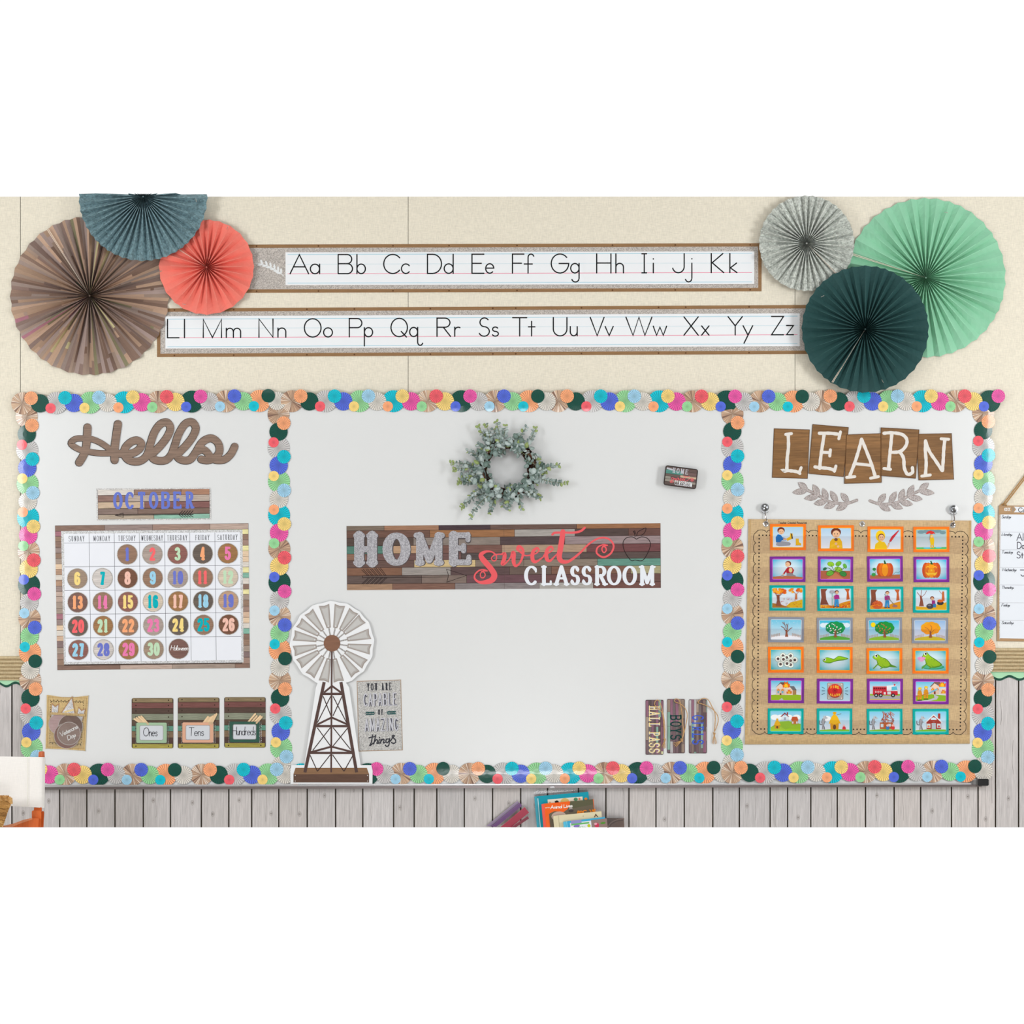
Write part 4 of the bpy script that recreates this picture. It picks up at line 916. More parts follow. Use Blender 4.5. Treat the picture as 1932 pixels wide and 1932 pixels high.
sw = [([(200, 494), (165, 482), (118, 492), (82, 530), (82, 570), (125, 602), (190, 600), (245, 580), (268, 535), (240, 480), (190, 420), (148, 370), (142, 335), (190, 308), (245, 312), (285, 345), (285, 385), (262, 398), (240, 375), (262, 345), (300, 335), (330, 335)], [12, 13, 14, 15, 18, 26, 44, 56, 58, 54, 54, 50, 40, 24, 14, 12, 11, 11, 11, 11, 12, 14]),
      ([(190, 495), (160, 495), (135, 520), (140, 555), (165, 558), (180, 535), (170, 508), (145, 500)], [11]*8),
      ([(335, 335), (365, 330), (362, 380), (345, 425), (370, 425), (420, 370), (440, 320), (455, 330), (452, 400), (470, 445), (510, 420), (540, 350), (540, 290), (505, 262), (490, 285), (515, 310), (560, 345), (600, 345)], [14, 34, 38, 34, 16, 13, 26, 38, 38, 26, 18, 24, 28, 32, 26, 20, 12, 12]),
      ([(600, 345), (660, 330), (695, 300), (680, 275), (645, 300), (632, 350), (640, 395), (670, 405), (730, 365), (765, 330)], [12, 12, 14, 22, 32, 38, 36, 24, 12, 12]),
      ([(740, 345), (800, 315), (830, 285), (812, 262), (780, 285), (765, 335), (775, 385), (805, 395), (850, 350), (880, 320)], [12, 12, 14, 22, 32, 38, 36, 24, 12, 12]),
      ([(925, 118), (915, 200), (900, 290), (890, 360), (910, 398), (960, 408), (1010, 385), (1090, 320), (1180, 232), (1280, 178), (1365, 188), (1412, 250), (1385, 325), (1315, 362), (1252, 325), (1258, 270), (1310, 242), (1352, 248)], [48, 52, 52, 50, 44, 30, 24, 20, 17, 17, 17, 18, 18, 18, 17, 15, 13, 13]),
      ([(1345, 250), (1310, 258), (1300, 290), (1318, 318), (1340, 300), (1335, 268), (1312, 262)], [12]*7),
      ([(825, 145), (850, 128), (930, 126), (1030, 126), (1095, 112), (1135, 80)], [22, 22, 20, 22, 22, 22])]
mb = MB()
for pts, ws in sw:
    sp = smooth([cs(*p)+(w/5.084,) for p, w in zip(pts, ws)], 6)
    mb.stroke([(p[0], p[1]) for p in sp], [p[2] for p in sp], BD+.0012, INK, L((240, 98, 104)))
mb.build('lettering', hs_)
for ch, a, b in zip('CLASSROOM', (552, 700, 835, 990, 1100, 1212, 1345, 1495, 1645), (692, 836, 988, 1092, 1208, 1360, 1488, 1638, 1822)):
    x0, y0 = cs(a, 447); x1, y1 = cs(b, 630); mb = MB()
    glyph(mb, ch, x0+.2, y0-.4, x1-.2, y1+.4, 7.2, 4.2, 7, BD+.0013, INK, L((236, 240, 248)), st=3.9); mb.build('letter', hs_)
mb = MB(); KB = L((44, 34, 34))
def ch6(x, y): return (640+x/6.232, 980+y/6.232)
mb.stroke([ch6(275, 662), ch6(1285, 655)], .95, BD+.0012, INK, KB); mb.stroke([ch6(275, 685), ch6(1285, 676)], .95, BD+.0012, INK, KB)
mb.stroke([ch6(275, 662), ch6(275, 685)], .95, BD+.0012, INK, KB)
mb.stroke([ch6(1262, 585), ch6(1495, 660), ch6(1265, 738), ch6(1285, 660), ch6(1262, 585)], 1.0, BD+.0012, INK, KB)
for k in range(5):
    x = 265+k*50
    mb.stroke([ch6(x, 595-k*5), ch6(x+70, 662)], .95, BD+.0012, INK, KB); mb.stroke([ch6(x+18, 588-k*5), ch6(x+88, 662)], .95, BD+.0012, INK, KB)
    mb.stroke([ch6(x+80, 682), ch6(x, 760)], .95, BD+.0012, INK, KB); mb.stroke([ch6(x+98, 682), ch6(x+18, 760)], .95, BD+.0012, INK, KB)
mb.build('arrow', hs_)
mb = MB()
mb.stroke([cs(*p) for p in smooth([(1630, 190), (1590, 168), (1530, 180), (1502, 230), (1520, 310), (1575, 390), (1620, 390), (1690, 392), (1740, 320), (1765, 240), (1740, 185), (1680, 168), (1630, 190)], 6)], 1.35, BD+.0012, INK, KB)
mb.stroke([cs(*p) for p in smooth([(1618, 165), (1612, 130), (1600, 118), (1615, 112), (1620, 135)], 5)], 1.35, BD+.0012, INK, KB)
mb.stroke([cs(*p) for p in smooth([(1632, 158), (1645, 120), (1680, 100), (1722, 82), (1710, 125), (1680, 150), (1632, 158)], 5)], 1.25, BD+.0012, INK, KB)
mb.build('apple_outline', hs_)

# storage tin
tin = empty('magnetic_tin', W(1284, 922, BD), 'small rounded black-edged tin with the banner design, stuck tilted right of the wreath', 'tin')
qt = quadmap((1256.0, 877.4), (1317.4, 885.6), (1313, 923.4), (1251.4, 914.9)); tt = lambda x, y: qt(x/62., y/38.)
mb = MB(); mb.xf = tt; mb.slab(rrect(0, 0, 62, 38, 4.2), BD, BD+.022, PLASTIC, L((44, 38, 40)), side=L((90, 84, 84))); mb.build('body', tin)
mb = MB(); mb.xf = tt
mb.slab(rrect(1, 1, 61, 37, 3.6), BD+.022, BD+.0225, INK, L((64, 54, 52)))
for y0, y1, seg in [(2, 7.5, [(60, (100, 82, 78))]), (8, 15, [(34, (84, 142, 132)), (60, (112, 90, 88))]), (15.6, 19.6, [(30, (108, 92, 86)), (60, (206, 180, 152))]), (20.2, 25, [(12, (150, 146, 136)), (60, (104, 82, 82))]), (25.6, 30, [(60, (150, 142, 132))]), (30.6, 36, [(60, (92, 78, 74))])]:
    x = 2
    for xe, c in seg: mb.rect(x, y0, xe, y1, BD+.0226, WOODH, L(c)); x = xe
mb.build('lid', tin)
mb = MB(); mb.xf = tt
word(mb, 'HOME', 14, 3, 44, 12.5, 1.7, 1.1, 1.2, BD+.0228, INK, L((196, 196, 204)), gap=.3)
mb.stroke([(4, 5.5), (13, 7)], 3.2, BD+.0228, INK, L((196, 196, 204)))
word(mb, 'CLASSROOM', 21, 26, 54, 35, .85, .6, .7, BD+.0228, INK, L((238, 240, 246)), gap=.12)
sx = lambda p: ((p[0]-80)/1340*44+12, (p[1]-80)/540*17+15)
for pts, ws in sw: mb.stroke([sx(p) for p in smooth(pts, 3)], .9, BD+.0228, INK, L((236, 104, 110)))
mb.build('lettering', tin)

# windmill cut-out
def cw(x, y): return (530+x/5.085, 1120+y/5.085)
wm = empty('windmill_cutout', W(626, 1479, BD+.004), 'tall white-edged cut-out of a farm windmill standing by the left divider', 'windmill')
HX, HY = 490, 476; dW = BD+.0078
angs = [11.7, 34, 51, 76, 99, 122.5, 143, 170, 192, 214.4, 238, 258.5, 281.6, 302.3, 323.4, 348.3]
mb = MB()
pts = []
for i, a in enumerate(angs):
    for s, r in ((-8.8, 402), (0, 396), (8.8, 408)):
        b = math.radians(a+s); pts.append(cw(HX+r*math.sin(b), HY-r*math.cos(b)))
mb.slab(pts, dW-.0016, dW, CARD, L((242, 243, 246)))
mb.slab([cw(*p) for p in ((360, 835), (612, 835), (655, 900), (765, 1645), (868, 1645), (880, 1700), (878, 1826), (92, 1826), (90, 1700), (100, 1645), (225, 1645), (335, 900))], dW-.0014, dW+.0002, CARD, L((242, 243, 246)))
mb.build('white_backing', wm)
for i, a in enumerate(angs):
    ca, sa = math.sin(math.radians(a)), -math.cos(math.radians(a)); nx, ny = -sa, ca
    f = lambda r, t: cw(HX+ca*r+nx*t, HY+sa*r+ny*t)
    mb = MB(); dd = dW+.0004
    c0, c1 = L((166, 156, 150)), L((194, 190, 187))
    def quadc(p, cc): mb.face3([mb.P(q_, dd) for q_ in p], GALVF, cc)
    edge = [f(150, -20), f(150, 20), f(376, 51), f(366, 0), f(376, -51)]
    mb.poly(edge, dd, FANMOT, c0)
    dd2 = dd+.0001
    mb.poly([f(162, -13), f(162, 13), f(362, 42), f(355, 0), f(362, -42)], dd2, FANMOT, L((182, 176, 172))); mb.poly([f(176, -8), f(176, 8), f(346, 30), f(340, 0), f(346, -30)], dd2+.0001, FANMOT, L((200, 198, 196)))
    mb.stroke([f(78, 0), f(152, 0)], 2.6, dd, GALVF, L((168, 164, 162)), cap=False)
    mb.ell(f(168, 0)[0], f(168, 0)[1], 1.5, 1.5, dd2+.0001, CARD, L((224, 224, 226)), n=10)
    mb.build('blade', wm)
mb = MB(); px, py = cw(HX, HY); mb.ell(px, py, 15.7, 15.7, dW+.0008, WOODM, L((136, 98, 78)), n=32); mb.build('hub', wm)
mb = MB(); TB = L((88, 66, 62)); TT = dW+.0006
for a, b, w in (((415, 848), (230, 1715), 30), ((576, 848), (726, 1715), 30)): mb.stroke([cw(*a), cw(*b)], w/5.085, TT, WOODM, TB, cap=False)
mb.stroke([cw(488, 550), cw(482, 1715)], 3.2, TT+.0001, WOODM, TB, cap=False)
for x0, x1, y in ((395, 592, 962), (330, 652, 1271), (274, 706, 1528)): mb.stroke([cw(x0, y), cw(x1, y)], 4.4, TT+.00015, WOODM, TB, cap=False)
for p in (((412, 950), (490, 886), (578, 950)), ((345, 1258), (487, 1188), (645, 1258)), ((285, 1522), (485, 1468), (695, 1522))): mb.stroke([cw(*q_) for q_ in p], 3.6, TT+.0002, WOODM, TB, cap=False)
mb.build('tower_frame', wm)
mb = MB()
for p in (((405, 985), (480, 1172)), ((478, 985), (350, 1238)), ((500, 985), (630, 1238)), ((586, 985), (500, 1172)), ((350, 1288), (476, 1462)), ((475, 1285), (305, 1505)), ((500, 1285), (668, 1495)), ((642, 1288), (500, 1462)), ((280, 1550), (350, 1705)), ((350, 1705), (475, 1545)), ((495, 1545), (605, 1705)), ((605, 1705), (692, 1550))):
    mb.stroke([cw(*q_) for q_ in p], 1.7, TT+.00005, INK, L((70, 54, 52)), cap=False)
mb.build('cross_bracing', wm)
mb = MB(); mb.poly([cw(*p) for p in ((140, 1671), (824, 1671), (846, 1732), (120, 1732))], dW+.0005, WOODM, L((140, 106, 78))); mb.poly([cw(*p) for p in ((120, 1731), (846, 1731), (846, 1812), (120, 1812))], dW+.0005, WOODM, L((98, 72, 60)))
for p in ((137, 1745), (137, 1798), (832, 1745), (832, 1798)): a, b = cw(*p); mb.ell(a, b, .9, .9, dW+.0007, INK, L((226, 222, 220)), n=8)
mb.build('base', wm)

# poster
po = empty('poster', W(716, 1417, BD), 'small galvanised-look poster reading You are capable of amazing things', 'poster')
qp = quadmap((673, 1284.8), (756.5, 1282.2), (760, 1415.6), (676.5, 1417.9)); tp = lambda x, y: qp((x-727)/425., (y-838)/678.)
mb = MB(); mb.xf = qp; mb.slab([(0, 0), (1, 0), (1, 1), (0, 1)], BD, BD+.0006, INK, L((176, 152, 130))); mb.rect(.015, .01, .985, .99, BD+.0007, GALVF, L((190, 188, 186))); mb.build('sheet', po)
mb = MB(); DK = L((58, 58, 66)); q1 = lambda x0, y0, s=5.085: None
mb.xf = lambda x, y: tp(x*5.085, y*5.085)
U = 5.085
xfP = lambda x, y: tp(x*5.085, y*5.085)
wordparts(po, xfP, [(0, 0, 1.8, 1.2, 3, BD+.0008, INK, DK, .9)], 'YOU', 822/U, 865/U, 925/U, 935/U, gap=.3)
wordparts(po, xfP, [(0, 0, 1.8, 1.2, 3, BD+.0008, INK, DK, .9)], 'ARE', 962/U, 865/U, 1062/U, 935/U, gap=.3)
wordparts(po, xfP, [(0, 0, 1.8, 1.2, 2.6, BD+.0008, INK, DK, .9)], 'OF', 922/U, 1117/U, 975/U, 1170/U, gap=.3)
for w_, y0, y1, x0, x1 in (('CAPABLE', 960, 1085, 785, 1108), ('AMAZING', 1200, 1328, 790, 1118)):
    wordparts(po, xfP, [(.25, .35, 3.7, 3.5, 0, BD+.0008, INK, L((78, 76, 90)), 2.9), (0, 0, 2.1, 2.0, 0, BD+.0010, INK, L((206, 206, 214)), 1.2)], w_, x0/U, y0/U, x1/U, y1/U, gap=.08)
for sgn, xs_ in ((1, 800), (-1, 1100)):
    for k in range(6):
        x = xs_+sgn*(12+k*14); mb.ell(x/U, 1143/U, 2.4, 1.0, BD+.0008, INK, L((24, 80, 80)), n=8, rot=38*sgn); mb.ell(x/U, 1163/U, 2.4, 1.0, BD+.0008, INK, L((24, 80, 80)), n=8, rot=-38*sgn)
    mb.stroke([(xs_/U, 1153/U), ((xs_+sgn*105)/U, 1150/U)], .7, BD+.0008, INK, L((24, 80, 80)))
th = [[(866, 1360), (858, 1400), (850, 1435), (836, 1462), (850, 1455), (868, 1440)], [(830, 1388), (855, 1381), (884, 1378)], [(895, 1362), (885, 1410), (875, 1447)], [(880, 1430), (900, 1408), (912, 1415), (905, 1442), (920, 1440)], [(930, 1405), (922, 1440), (935, 1438)], [(945, 1405), (940, 1442)], [(942, 1428), (962, 1405), (975, 1412), (968, 1440), (985, 1435)], [(1025, 1405), (1000, 1405), (992, 1425), (1005, 1440), (1022, 1420), (1028, 1403), (1020, 1460), (1000, 1475), (985, 1462)], [(1035, 1425), (1060, 1390), (1075, 1375), (1060, 1370), (1055, 1385), (1080, 1410), (1085, 1435), (1065, 1448), (1045, 1438)]]
for p in th: mb.stroke([(x/U, y/U) for x, y in smooth(p, 5)], 2.3, BD+.0008, INK, DK)
mb.ell(932/U, 1388/U, 1.4, 1.4, BD+.0008, INK, DK, n=8)
mb.build('lettering', po)

# wreath
wr = empty('eucalyptus_wreath', W(957, 985, BD), 'round eucalyptus wreath of grey-green leaves on dark twigs, hung above the long banner', 'wreath')
WX, WY = 957.5, 884.5; rng = random.Random(77)
mb = MB()
for k in range(46):
    R = rng.uniform(39.5, 54); ph = rng.random()*6.28; f = rng.choice((3, 4, 5, 7)); am = rng.uniform(1, 3.2); dd = rng.uniform(.021, .042)
    pts = [W(WX+(R+am*math.sin(f*a+ph))*math.cos(a), WY+(R+am*math.sin(f*a+ph))*math.sin(a), dd+.006*math.sin((f+1)*a+ph)) for a in [2*math.pi*i/40 for i in range(41)]]
    mb.tube(pts, rng.uniform(.0009, .002), TWINE, L(rng.choice([(66, 42, 34), (46, 30, 26), (98, 66, 52)])), n=5)
mb.build('twig_ring', wr)
def leafmesh(name, c, c2):
    me = bpy.data.meshes.new(name); n = 10; v = [(0, 0, 0)]; f = []
    out = [(math.cos(2*math.pi*i/n), math.sin(2*math.pi*i/n)) for i in range(n)]
    vs = [(0, 0, 0)]+[(x*.0068+.0068, .0015*(abs(y)**1.5)+0, y*.0052*(1-.18*x)) for x, y in out]; vs[0] = (.0068, 0, 0)
    fs = [(0, 1+i, 1+(i+1) % n) for i in range(n)]
    me.from_pydata(vs, [], fs); me.materials.append(LEAFM)
    ca = me.color_attributes.new('Col', 'FLOAT_COLOR', 'CORNER'); ca.data.foreach_set('color', [x for _ in fs for cc in (c2, c, c) for x in cc]); me.update(); return me
LC = [((138, 154, 150), (170, 184, 180)), ((116, 134, 130), (150, 166, 162)), ((168, 182, 180), (200, 210, 208)), ((96, 116, 108), (128, 146, 140)), ((140, 158, 96), (168, 184, 122))]
LM = [leafmesh('eucalyptus_leaf', L(a), L(b)) for a, b in LC]
leaves = []; stems = MB()
nsp = 66
for s in range(nsp):
    a = 2*math.pi*s/nsp+rng.uniform(-.08, .08)
    deg = math.degrees(a) % 360     # image angle, y down: 0 right, 90 bottom, 270 top
    bare = 318 < deg < 345
    if bare: continue
    long = rng.random() < .42
    tang = rng.choice((1, 1, -1))*rng.uniform(.3, 1.2)
    R1 = rng.uniform(38, 52); ln = rng.uniform(36, 58) if long else rng.uniform(16, 32)
    if 355 < deg or deg < 30 : ln *= 1.25
    if 60 < deg < 125: ln *= 1.35
    if 150 < deg < 215: ln *= 1.15
    x, y, dd = WX+R1*math.cos(a), WY+R1*math.sin(a), rng.uniform(.035, .05)
    inward = rng.random() < .1
    dirn = a+tang+(math.pi if inward else 0)
    if inward: ln = min(ln, 20)
    pts = []; m = int(ln/5.4)
    for k in range(m+1):
        pts.append((x, y, dd)); bend = .06*(1 if tang < 0 else -1)
        dirn += bend; x += 5.4*math.cos(dirn); y += 5.4*math.sin(dirn); dd += rng.uniform(-.0035, .002); dd = max(.030, dd)
    if len(pts) > 1: stems.tube([W(*p) for p in pts], [.0011*(1-.5*k/len(pts)) for k in range(len(pts))], TWINE, L((122, 128, 96)), n=4)
    for k in range(1, len(pts)):
        px, py, pd = pts[k]; t = k/len(pts); dr = math.atan2(pts[k][1]-pts[k-1][1], pts[k][0]-pts[k-1][0])
        for sd in (-1, 1):
            tip = t > .8
            ci = 4 if (tip and rng.random() < .7) or rng.random() < .05 else rng.choice((0, 0, 1, 2, 2, 3))
            leaves.append((px, py, pd, dr+sd*rng.uniform(.7, 1.3), rng.uniform(.62, .95)*(1.1-.45*t), ci, rng.uniform(-1.1, 1.1), rng.uniform(-.7, .7)))
# short dense leaves over the ring itself
for s in range(200):
    a = rng.random()*2*math.pi; deg = math.degrees(a) % 360
    if 316 < deg < 350 or 93 < deg < 104: continue
    R = max(41, rng.gauss(49, 7))
    leaves.append((WX+R*math.cos(a), WY+R*math.sin(a), rng.uniform(.042, .058), rng.random()*6.28, rng.uniform(.8, 1.15), rng.choice((0, 0, 1, 2, 2, 3, 3, 4)), rng.uniform(-.8, .8), rng.uniform(-.6, .6)))
stems.build('stem', wr)
rng.shuffle(leaves)
def leafmat(lf):
    px, py, pd, dr, scl, ci, r1, r2 = lf
    return Matrix.Translation(W(px, py, pd)) @ Matrix.Rotation(dr, 4, 'Y') @ Matrix.Rotation(r1, 4, 'X') @ Matrix.Rotation(r2, 4, 'Z') @ Matrix.Scale(scl*1.36, 4)
o0 = ORG[wr.name]
for lf in leaves[:300]:
    o = bpy.data.objects.new('leaf', LM[lf[5]]); sc.collection.objects.link(o); o.parent = wr
    o.matrix_local = Matrix.Translation(-o0) @ leafmat(lf)
rest = MB()
for lf in leaves[300:]:
    M = leafmat(lf); me = LM[lf[5]]; a, b = LC[lf[5]]
    vs = [M @ v.co for v in me.vertices]
    for i in range(10): rest.face3([vs[0], vs[1+i], vs[1+(i+1) % 10]], LEAFM, [L(b), L(a), L(a)])
if rest.v: tag(rest.build('small_leaves', wr), kind='stuff')

# hall passes
def hallpass(x0, y0, x1, y1, txt, col, tx0, tx1, ty0, ty1, label, twine, knot, tassel, seed, shadow=None):
    root = empty('hall_pass', W((x0+x1)/2, y1, BD), label, 'hall pass', 'hall passes')
    rng = random.Random(seed); mb = MB()
    mb.slab(rrect(x0, y0, x1, y1, 2.2), BD, BD+.0016, INK, L((84, 66, 70)))
    PAL = [(116, 84, 92), (132, 104, 94), (98, 72, 78), (150, 122, 102), (168, 140, 120), (112, 96, 96), (146, 84, 112), (92, 70, 72)]
    x = x0+.5; first = True
    while x < x1-.8:
        w = min(rng.uniform(4, 6.2), x1-.5-x); y = y0+1.2 if (first or x+w > x1-2) else y0+.3; first = False
        while y < y1-1.3:
            e = min(y+rng.uniform(22, 60), y1-(1.2 if x < x0+3 or x+w > x1-3 else .3))
            c = rng.choice([(120, 168, 148), (206, 200, 138), (150, 66, 76), (176, 170, 172)] if rng.random() < .16 else PAL)
            mb.rect(x+.15, y+.2, x+w-.15, e-.2, BD+.0017, WOODV, L(ds(c, 1.08, .35))); y = e
        x += w
    mb.build('board', root)
    mw, mh = ty1-ty0, tx1-tx0; xfT = lambda x, y: (tx1-y, ty0+x)     # turned a quarter clockwise
    lay = [(.5, .6, 2.6, 2, 3.4, BD+.0018, INK, L(shadow), 1.8)] if shadow else []
    lay.append((0, 0, 1.9 if shadow else 3.0, 1.4 if shadow else 2.0, 3.2, BD+.002, INK, L(col), 1.5))
    wordparts(root, xfT, lay, txt, 0, 0, mw, mh, gap=.14)
    m2 = MB(); TC = L((206, 164, 116))
    hx, hy = twine[0][0]
    m2.lathe(W(hx, hy, BD+.0016), (0, -1, 0), [(.0028, 0), (.0028, .0004)], INK, L((60, 44, 40)), n=10)
    for path in twine:
        sp = smooth([(p[0], p[1]) for p in path], 6); n = len(sp)
        m2.tube([W(p[0], p[1], BD+.0035+.004*math.sin(math.pi*i/n)) for i, p in enumerate(sp)], .0012, TWINE, TC, n=6)
    kx, ky = knot
    for k in range(4): m2.tube([W(kx-2.4+k*.5, ky-2+k*1.6, BD+.006), W(kx, ky-1.3+k*1.6, BD+.0085), W(kx+2.4-k*.4, ky-.4+k*1.4, BD+.006)], .0012, TWINE, TC, n=6)
    for (ax, ay) in tassel: m2.tube([W(kx, ky+2, BD+.0055), W((kx+ax)/2, (ky+ay)/2+1, BD+.006), W(ax, ay, BD+.003)], .0009, TWINE, TC, n=5)
    m2.build('twine_loop', root)
def h8(x, y): return (1190+x/8.05, 1290+y/8.05)
hallpass(1218, 1320.4, 1251.8, 1423.9, 'HALL PASS', (250, 222, 150), 1224.8, 1245.3, 1331, 1420.6, 'board-print hall pass tag reading Hall Pass in yellow', [[h8(360, 320), h8(375, 262), h8(420, 250), h8(450, 300), h8(480, 400), h8(510, 560), h8(520, 700), h8(515, 840)], [h8(360, 320), h8(420, 380), h8(480, 450), h8(500, 600), h8(515, 840)]], h8(515, 845), [h8(470, 965), h8(490, 975), h8(510, 985), h8(528, 975)], 41, shadow=(236, 236, 236))
hallpass(1258.6, 1318.8, 1292.1, 1421.1, 'BOYS', (18, 62, 60), 1264.6, 1285.6, 1348.4, 1396.3, 'board-print hall pass tag reading Boys in dark green', [[h8(690, 285), h8(665, 260), h8(690, 230), h8(740, 260), h8(772, 400), h8(790, 600), h8(800, 720), h8(780, 850)], [h8(690, 285), h8(760, 310), h8(830, 380), h8(858, 480), h8(835, 640), h8(780, 850)]], h8(775, 850), [h8(640, 905), h8(650, 930), h8(665, 950), h8(685, 962)], 42)
hallpass(1299.7, 1319.6, 1333.6, 1421.3, 'GIRLS', (72, 98, 204), 1306, 1327.6, 1348.4, 1405.5, 'board-print hall pass tag reading Girls in blue', [[h8(1018, 290), h8(1120, 320), h8(1220, 370), h8(1300, 450), h8(1330, 540), h8(1310, 640), h8(1270, 730)], [h8(1018, 290), h8(1060, 240), h8(1120, 222), h8(1180, 250), h8(1230, 340), h8(1280, 450), h8(1280, 600), h8(1270, 730)]], h8(1268, 755), [h8(1235, 905), h8(1255, 915), h8(1285, 915), h8(1308, 908)], 43)

# ------------------------------------------------------------------ right bay
def c3(x, y): return (1340+x/3.264, 720+y/3.264)
LP = {'L': [(392, 288), (613, 295), (600, 598), (380, 592)], 'E': [(630, 262), (853, 281), (822, 587), (604, 567)], 'A': [(838, 326), (1053, 318), (1056, 622), (825, 629)], 'R': [(1050, 282), (1288, 295), (1266, 597), (1050, 580)], 'N': [(1268, 322), (1487, 318), (1501, 603), (1283, 608)]}
LETTER = {'L': [[(480, 325), (482, 400), (474, 470), (470, 545), (450, 547), (480, 548), (520, 552), (548, 560)], [(465, 325), (500, 320)], [(548, 560), (560, 530)], [(548, 563), (552, 566)]],
 'E': [[(702, 322), (690, 400), (680, 470), (674, 535)], [(672, 318), (740, 318), (795, 325)], [(802, 310), (792, 352)], [(688, 435), (735, 437)], [(740, 420), (736, 458)], [(645, 525), (680, 530), (730, 535), (762, 545)], [(774, 520), (765, 552)]],
 'A': [[(932, 355), (915, 420), (890, 500), (860, 578)], [(932, 355), (955, 410), (990, 500), (1015, 580)], [(890, 505), (985, 515)], [(840, 590), (890, 585)], [(988, 595), (1035, 585)]],
 'R': [[(1118, 325), (1112, 390), (1105, 460), (1098, 535)], [(1070, 318), (1120, 315), (1180, 325), (1210, 355), (1205, 395), (1170, 430), (1115, 435)], [(1165, 430), (1190, 470), (1195, 530), (1215, 570), (1245, 560), (1245, 530)], [(1070, 535), (1110, 540)]],
 'N': [[(1326, 365), (1325, 430), (1330, 500), (1325, 575)], [(1326, 368), (1350, 430), (1390, 490), (1428, 548)], [(1430, 548), (1435, 480), (1438, 420), (1445, 355)], [(1422, 352), (1468, 355)], [(1303, 582), (1355, 575)]]}
for k, ch in enumerate('LEARN'):
    root_o = None; d = BD+.0004+{'L': 0, 'E': .0009, 'A': .0018, 'R': .0027, 'N': .0009}[ch]
    P4 = [c3(*p) for p in LP[ch]]; mb = MB()
    mb.slab(P4, d, d+.0007, INK, L((98, 66, 40)))
    cx = sum(p[0] for p in P4)/4; cy = sum(p[1] for p in P4)/4; ins = [(cx+(p[0]-cx)*.965, cy+(p[1]-cy)*.975) for p in P4]
    qq = quadmap(*ins)
    nb = 7; rr = random.Random(k)
    for b in range(nb):
        mb.poly([qq(0, b/nb), qq(1, b/nb), qq(1, (b+1)/nb), qq(0, (b+1)/nb)], d+.0008, WOODC, L((134, 97, 60), rr.uniform(.86, 1.18)))
    o = mb.build('letter_card', org=W(cx, P4[2][1], d)); tag(o, 'wood-print card with a rustic white letter '+ch, 'letter card', 'letter cards spelling Learn')
    t = MB()
    for p in LETTER[ch]:
        sp = smooth([c3(*q_) for q_ in p], 5); t.stroke(sp, [6.2+.5*math.sin(i*1.9) if len(p) > 2 else 5.6 for i in range(len(sp))], d+.001, INK, L((232, 226, 220)))
    t.build('letter', o)
lv = [((600, 665), (540, 620)), ((600, 672), (505, 683)), ((672, 702), (632, 632)), ((668, 708), (578, 720)), ((722, 732), (693, 655)), ((718, 738), (638, 752)), ((784, 746), (740, 672)), ((775, 750), (700, 778)), ((852, 744), (805, 685)), ((848, 752), (775, 792))]
for mir, lab in ((0, 'left silver-grey laurel branch cut-out under the letter cards'), (1, 'right silver-grey laurel branch cut-out under the letter cards')):
    mm = (lambda x, y: c3(x, y)) if not mir else (lambda x, y: c3(1887-x, y+4))
    mb = MB(); d = BD+.0010
    for ex, dd, mt, c in ((1.0, d, CARD, L((128, 98, 88))), (0, d+.0003, GALVF, L((176, 166, 164)))):
        mb.stroke([mm(*p) for p in smooth([(598, 668), (680, 708), (730, 738), (790, 750), (850, 748), (903, 730)], 5)], 4.2+ex, dd, mt, c, d0=BD)
        for b, tp_ in lv:
            n = 10; pts = []
            L0 = math.hypot(tp_[0]-b[0], tp_[1]-b[1]); ux, uy = (tp_[0]-b[0])/L0, (tp_[1]-b[1])/L0
            for i in range(n+1): t = i/n; w = (17+ex*2)*math.sin(math.pi*min(1, t*.97+.03))**.8; pts.append((b[0]+ux*L0*t-uy*w, b[1]+uy*L0*t+ux*w))
            for i in range(n-1, 0, -1): t = i/n; w = (17+ex*2)*math.sin(math.pi*min(1, t*.97+.03))**.8; pts.append((b[0]+ux*L0*t+uy*w, b[1]+uy*L0*t-ux*w))
            mb.slab([mm(*p) for p in pts], BD, dd, mt, c)
    tag(mb.build('laurel_branch'), lab, 'cut-out', 'laurel branch cut-outs')

# pocket chart
pc = empty('pocket_chart', W(1619, 1404, BD), 'burlap pocket chart with rows of clear pockets hung from two hooks', 'pocket chart')
qc = quadmap((1412, 979.5), (1832.7, 982.2), (1829.7, 1403), (1405.3, 1404.4))
mb = MB(); mb.xf = lambda x, y: qc(x/421., y/424.)
dC = BD+.0030
mb.slab([(0, 0), (421, 0), (421, 424), (0, 424)], BD+.0008, dC, BURLAP, L((206, 177, 137)))
for b in ((0, 0, 5, 424), (416, 0, 421, 424)): mb.rect(b[0], b[1], b[2], b[3], dC+.0003, BURLAP, L((198, 166, 120)))
mb.build('burlap_sheet', pc)
mb = MB(); mb.xf = lambda x, y: qc(x/421., y/424.)
f0 = lambda y: dC+.0005+.004*math.sin(math.pi*(y-407)/17)
for i in range(6):
    y0, y1 = 407+i*17/6, 407+(i+1)*17/6
    mb.face3([mb.P((0, y0), f0(y0)), mb.P((421, y0), f0(y0)), mb.P((421, y1), f0(y1)), mb.P((0, y1), f0(y1))], BURLAP, L((200, 170, 126)))
mb.build('bottom_hem', pc)
mb = MB()
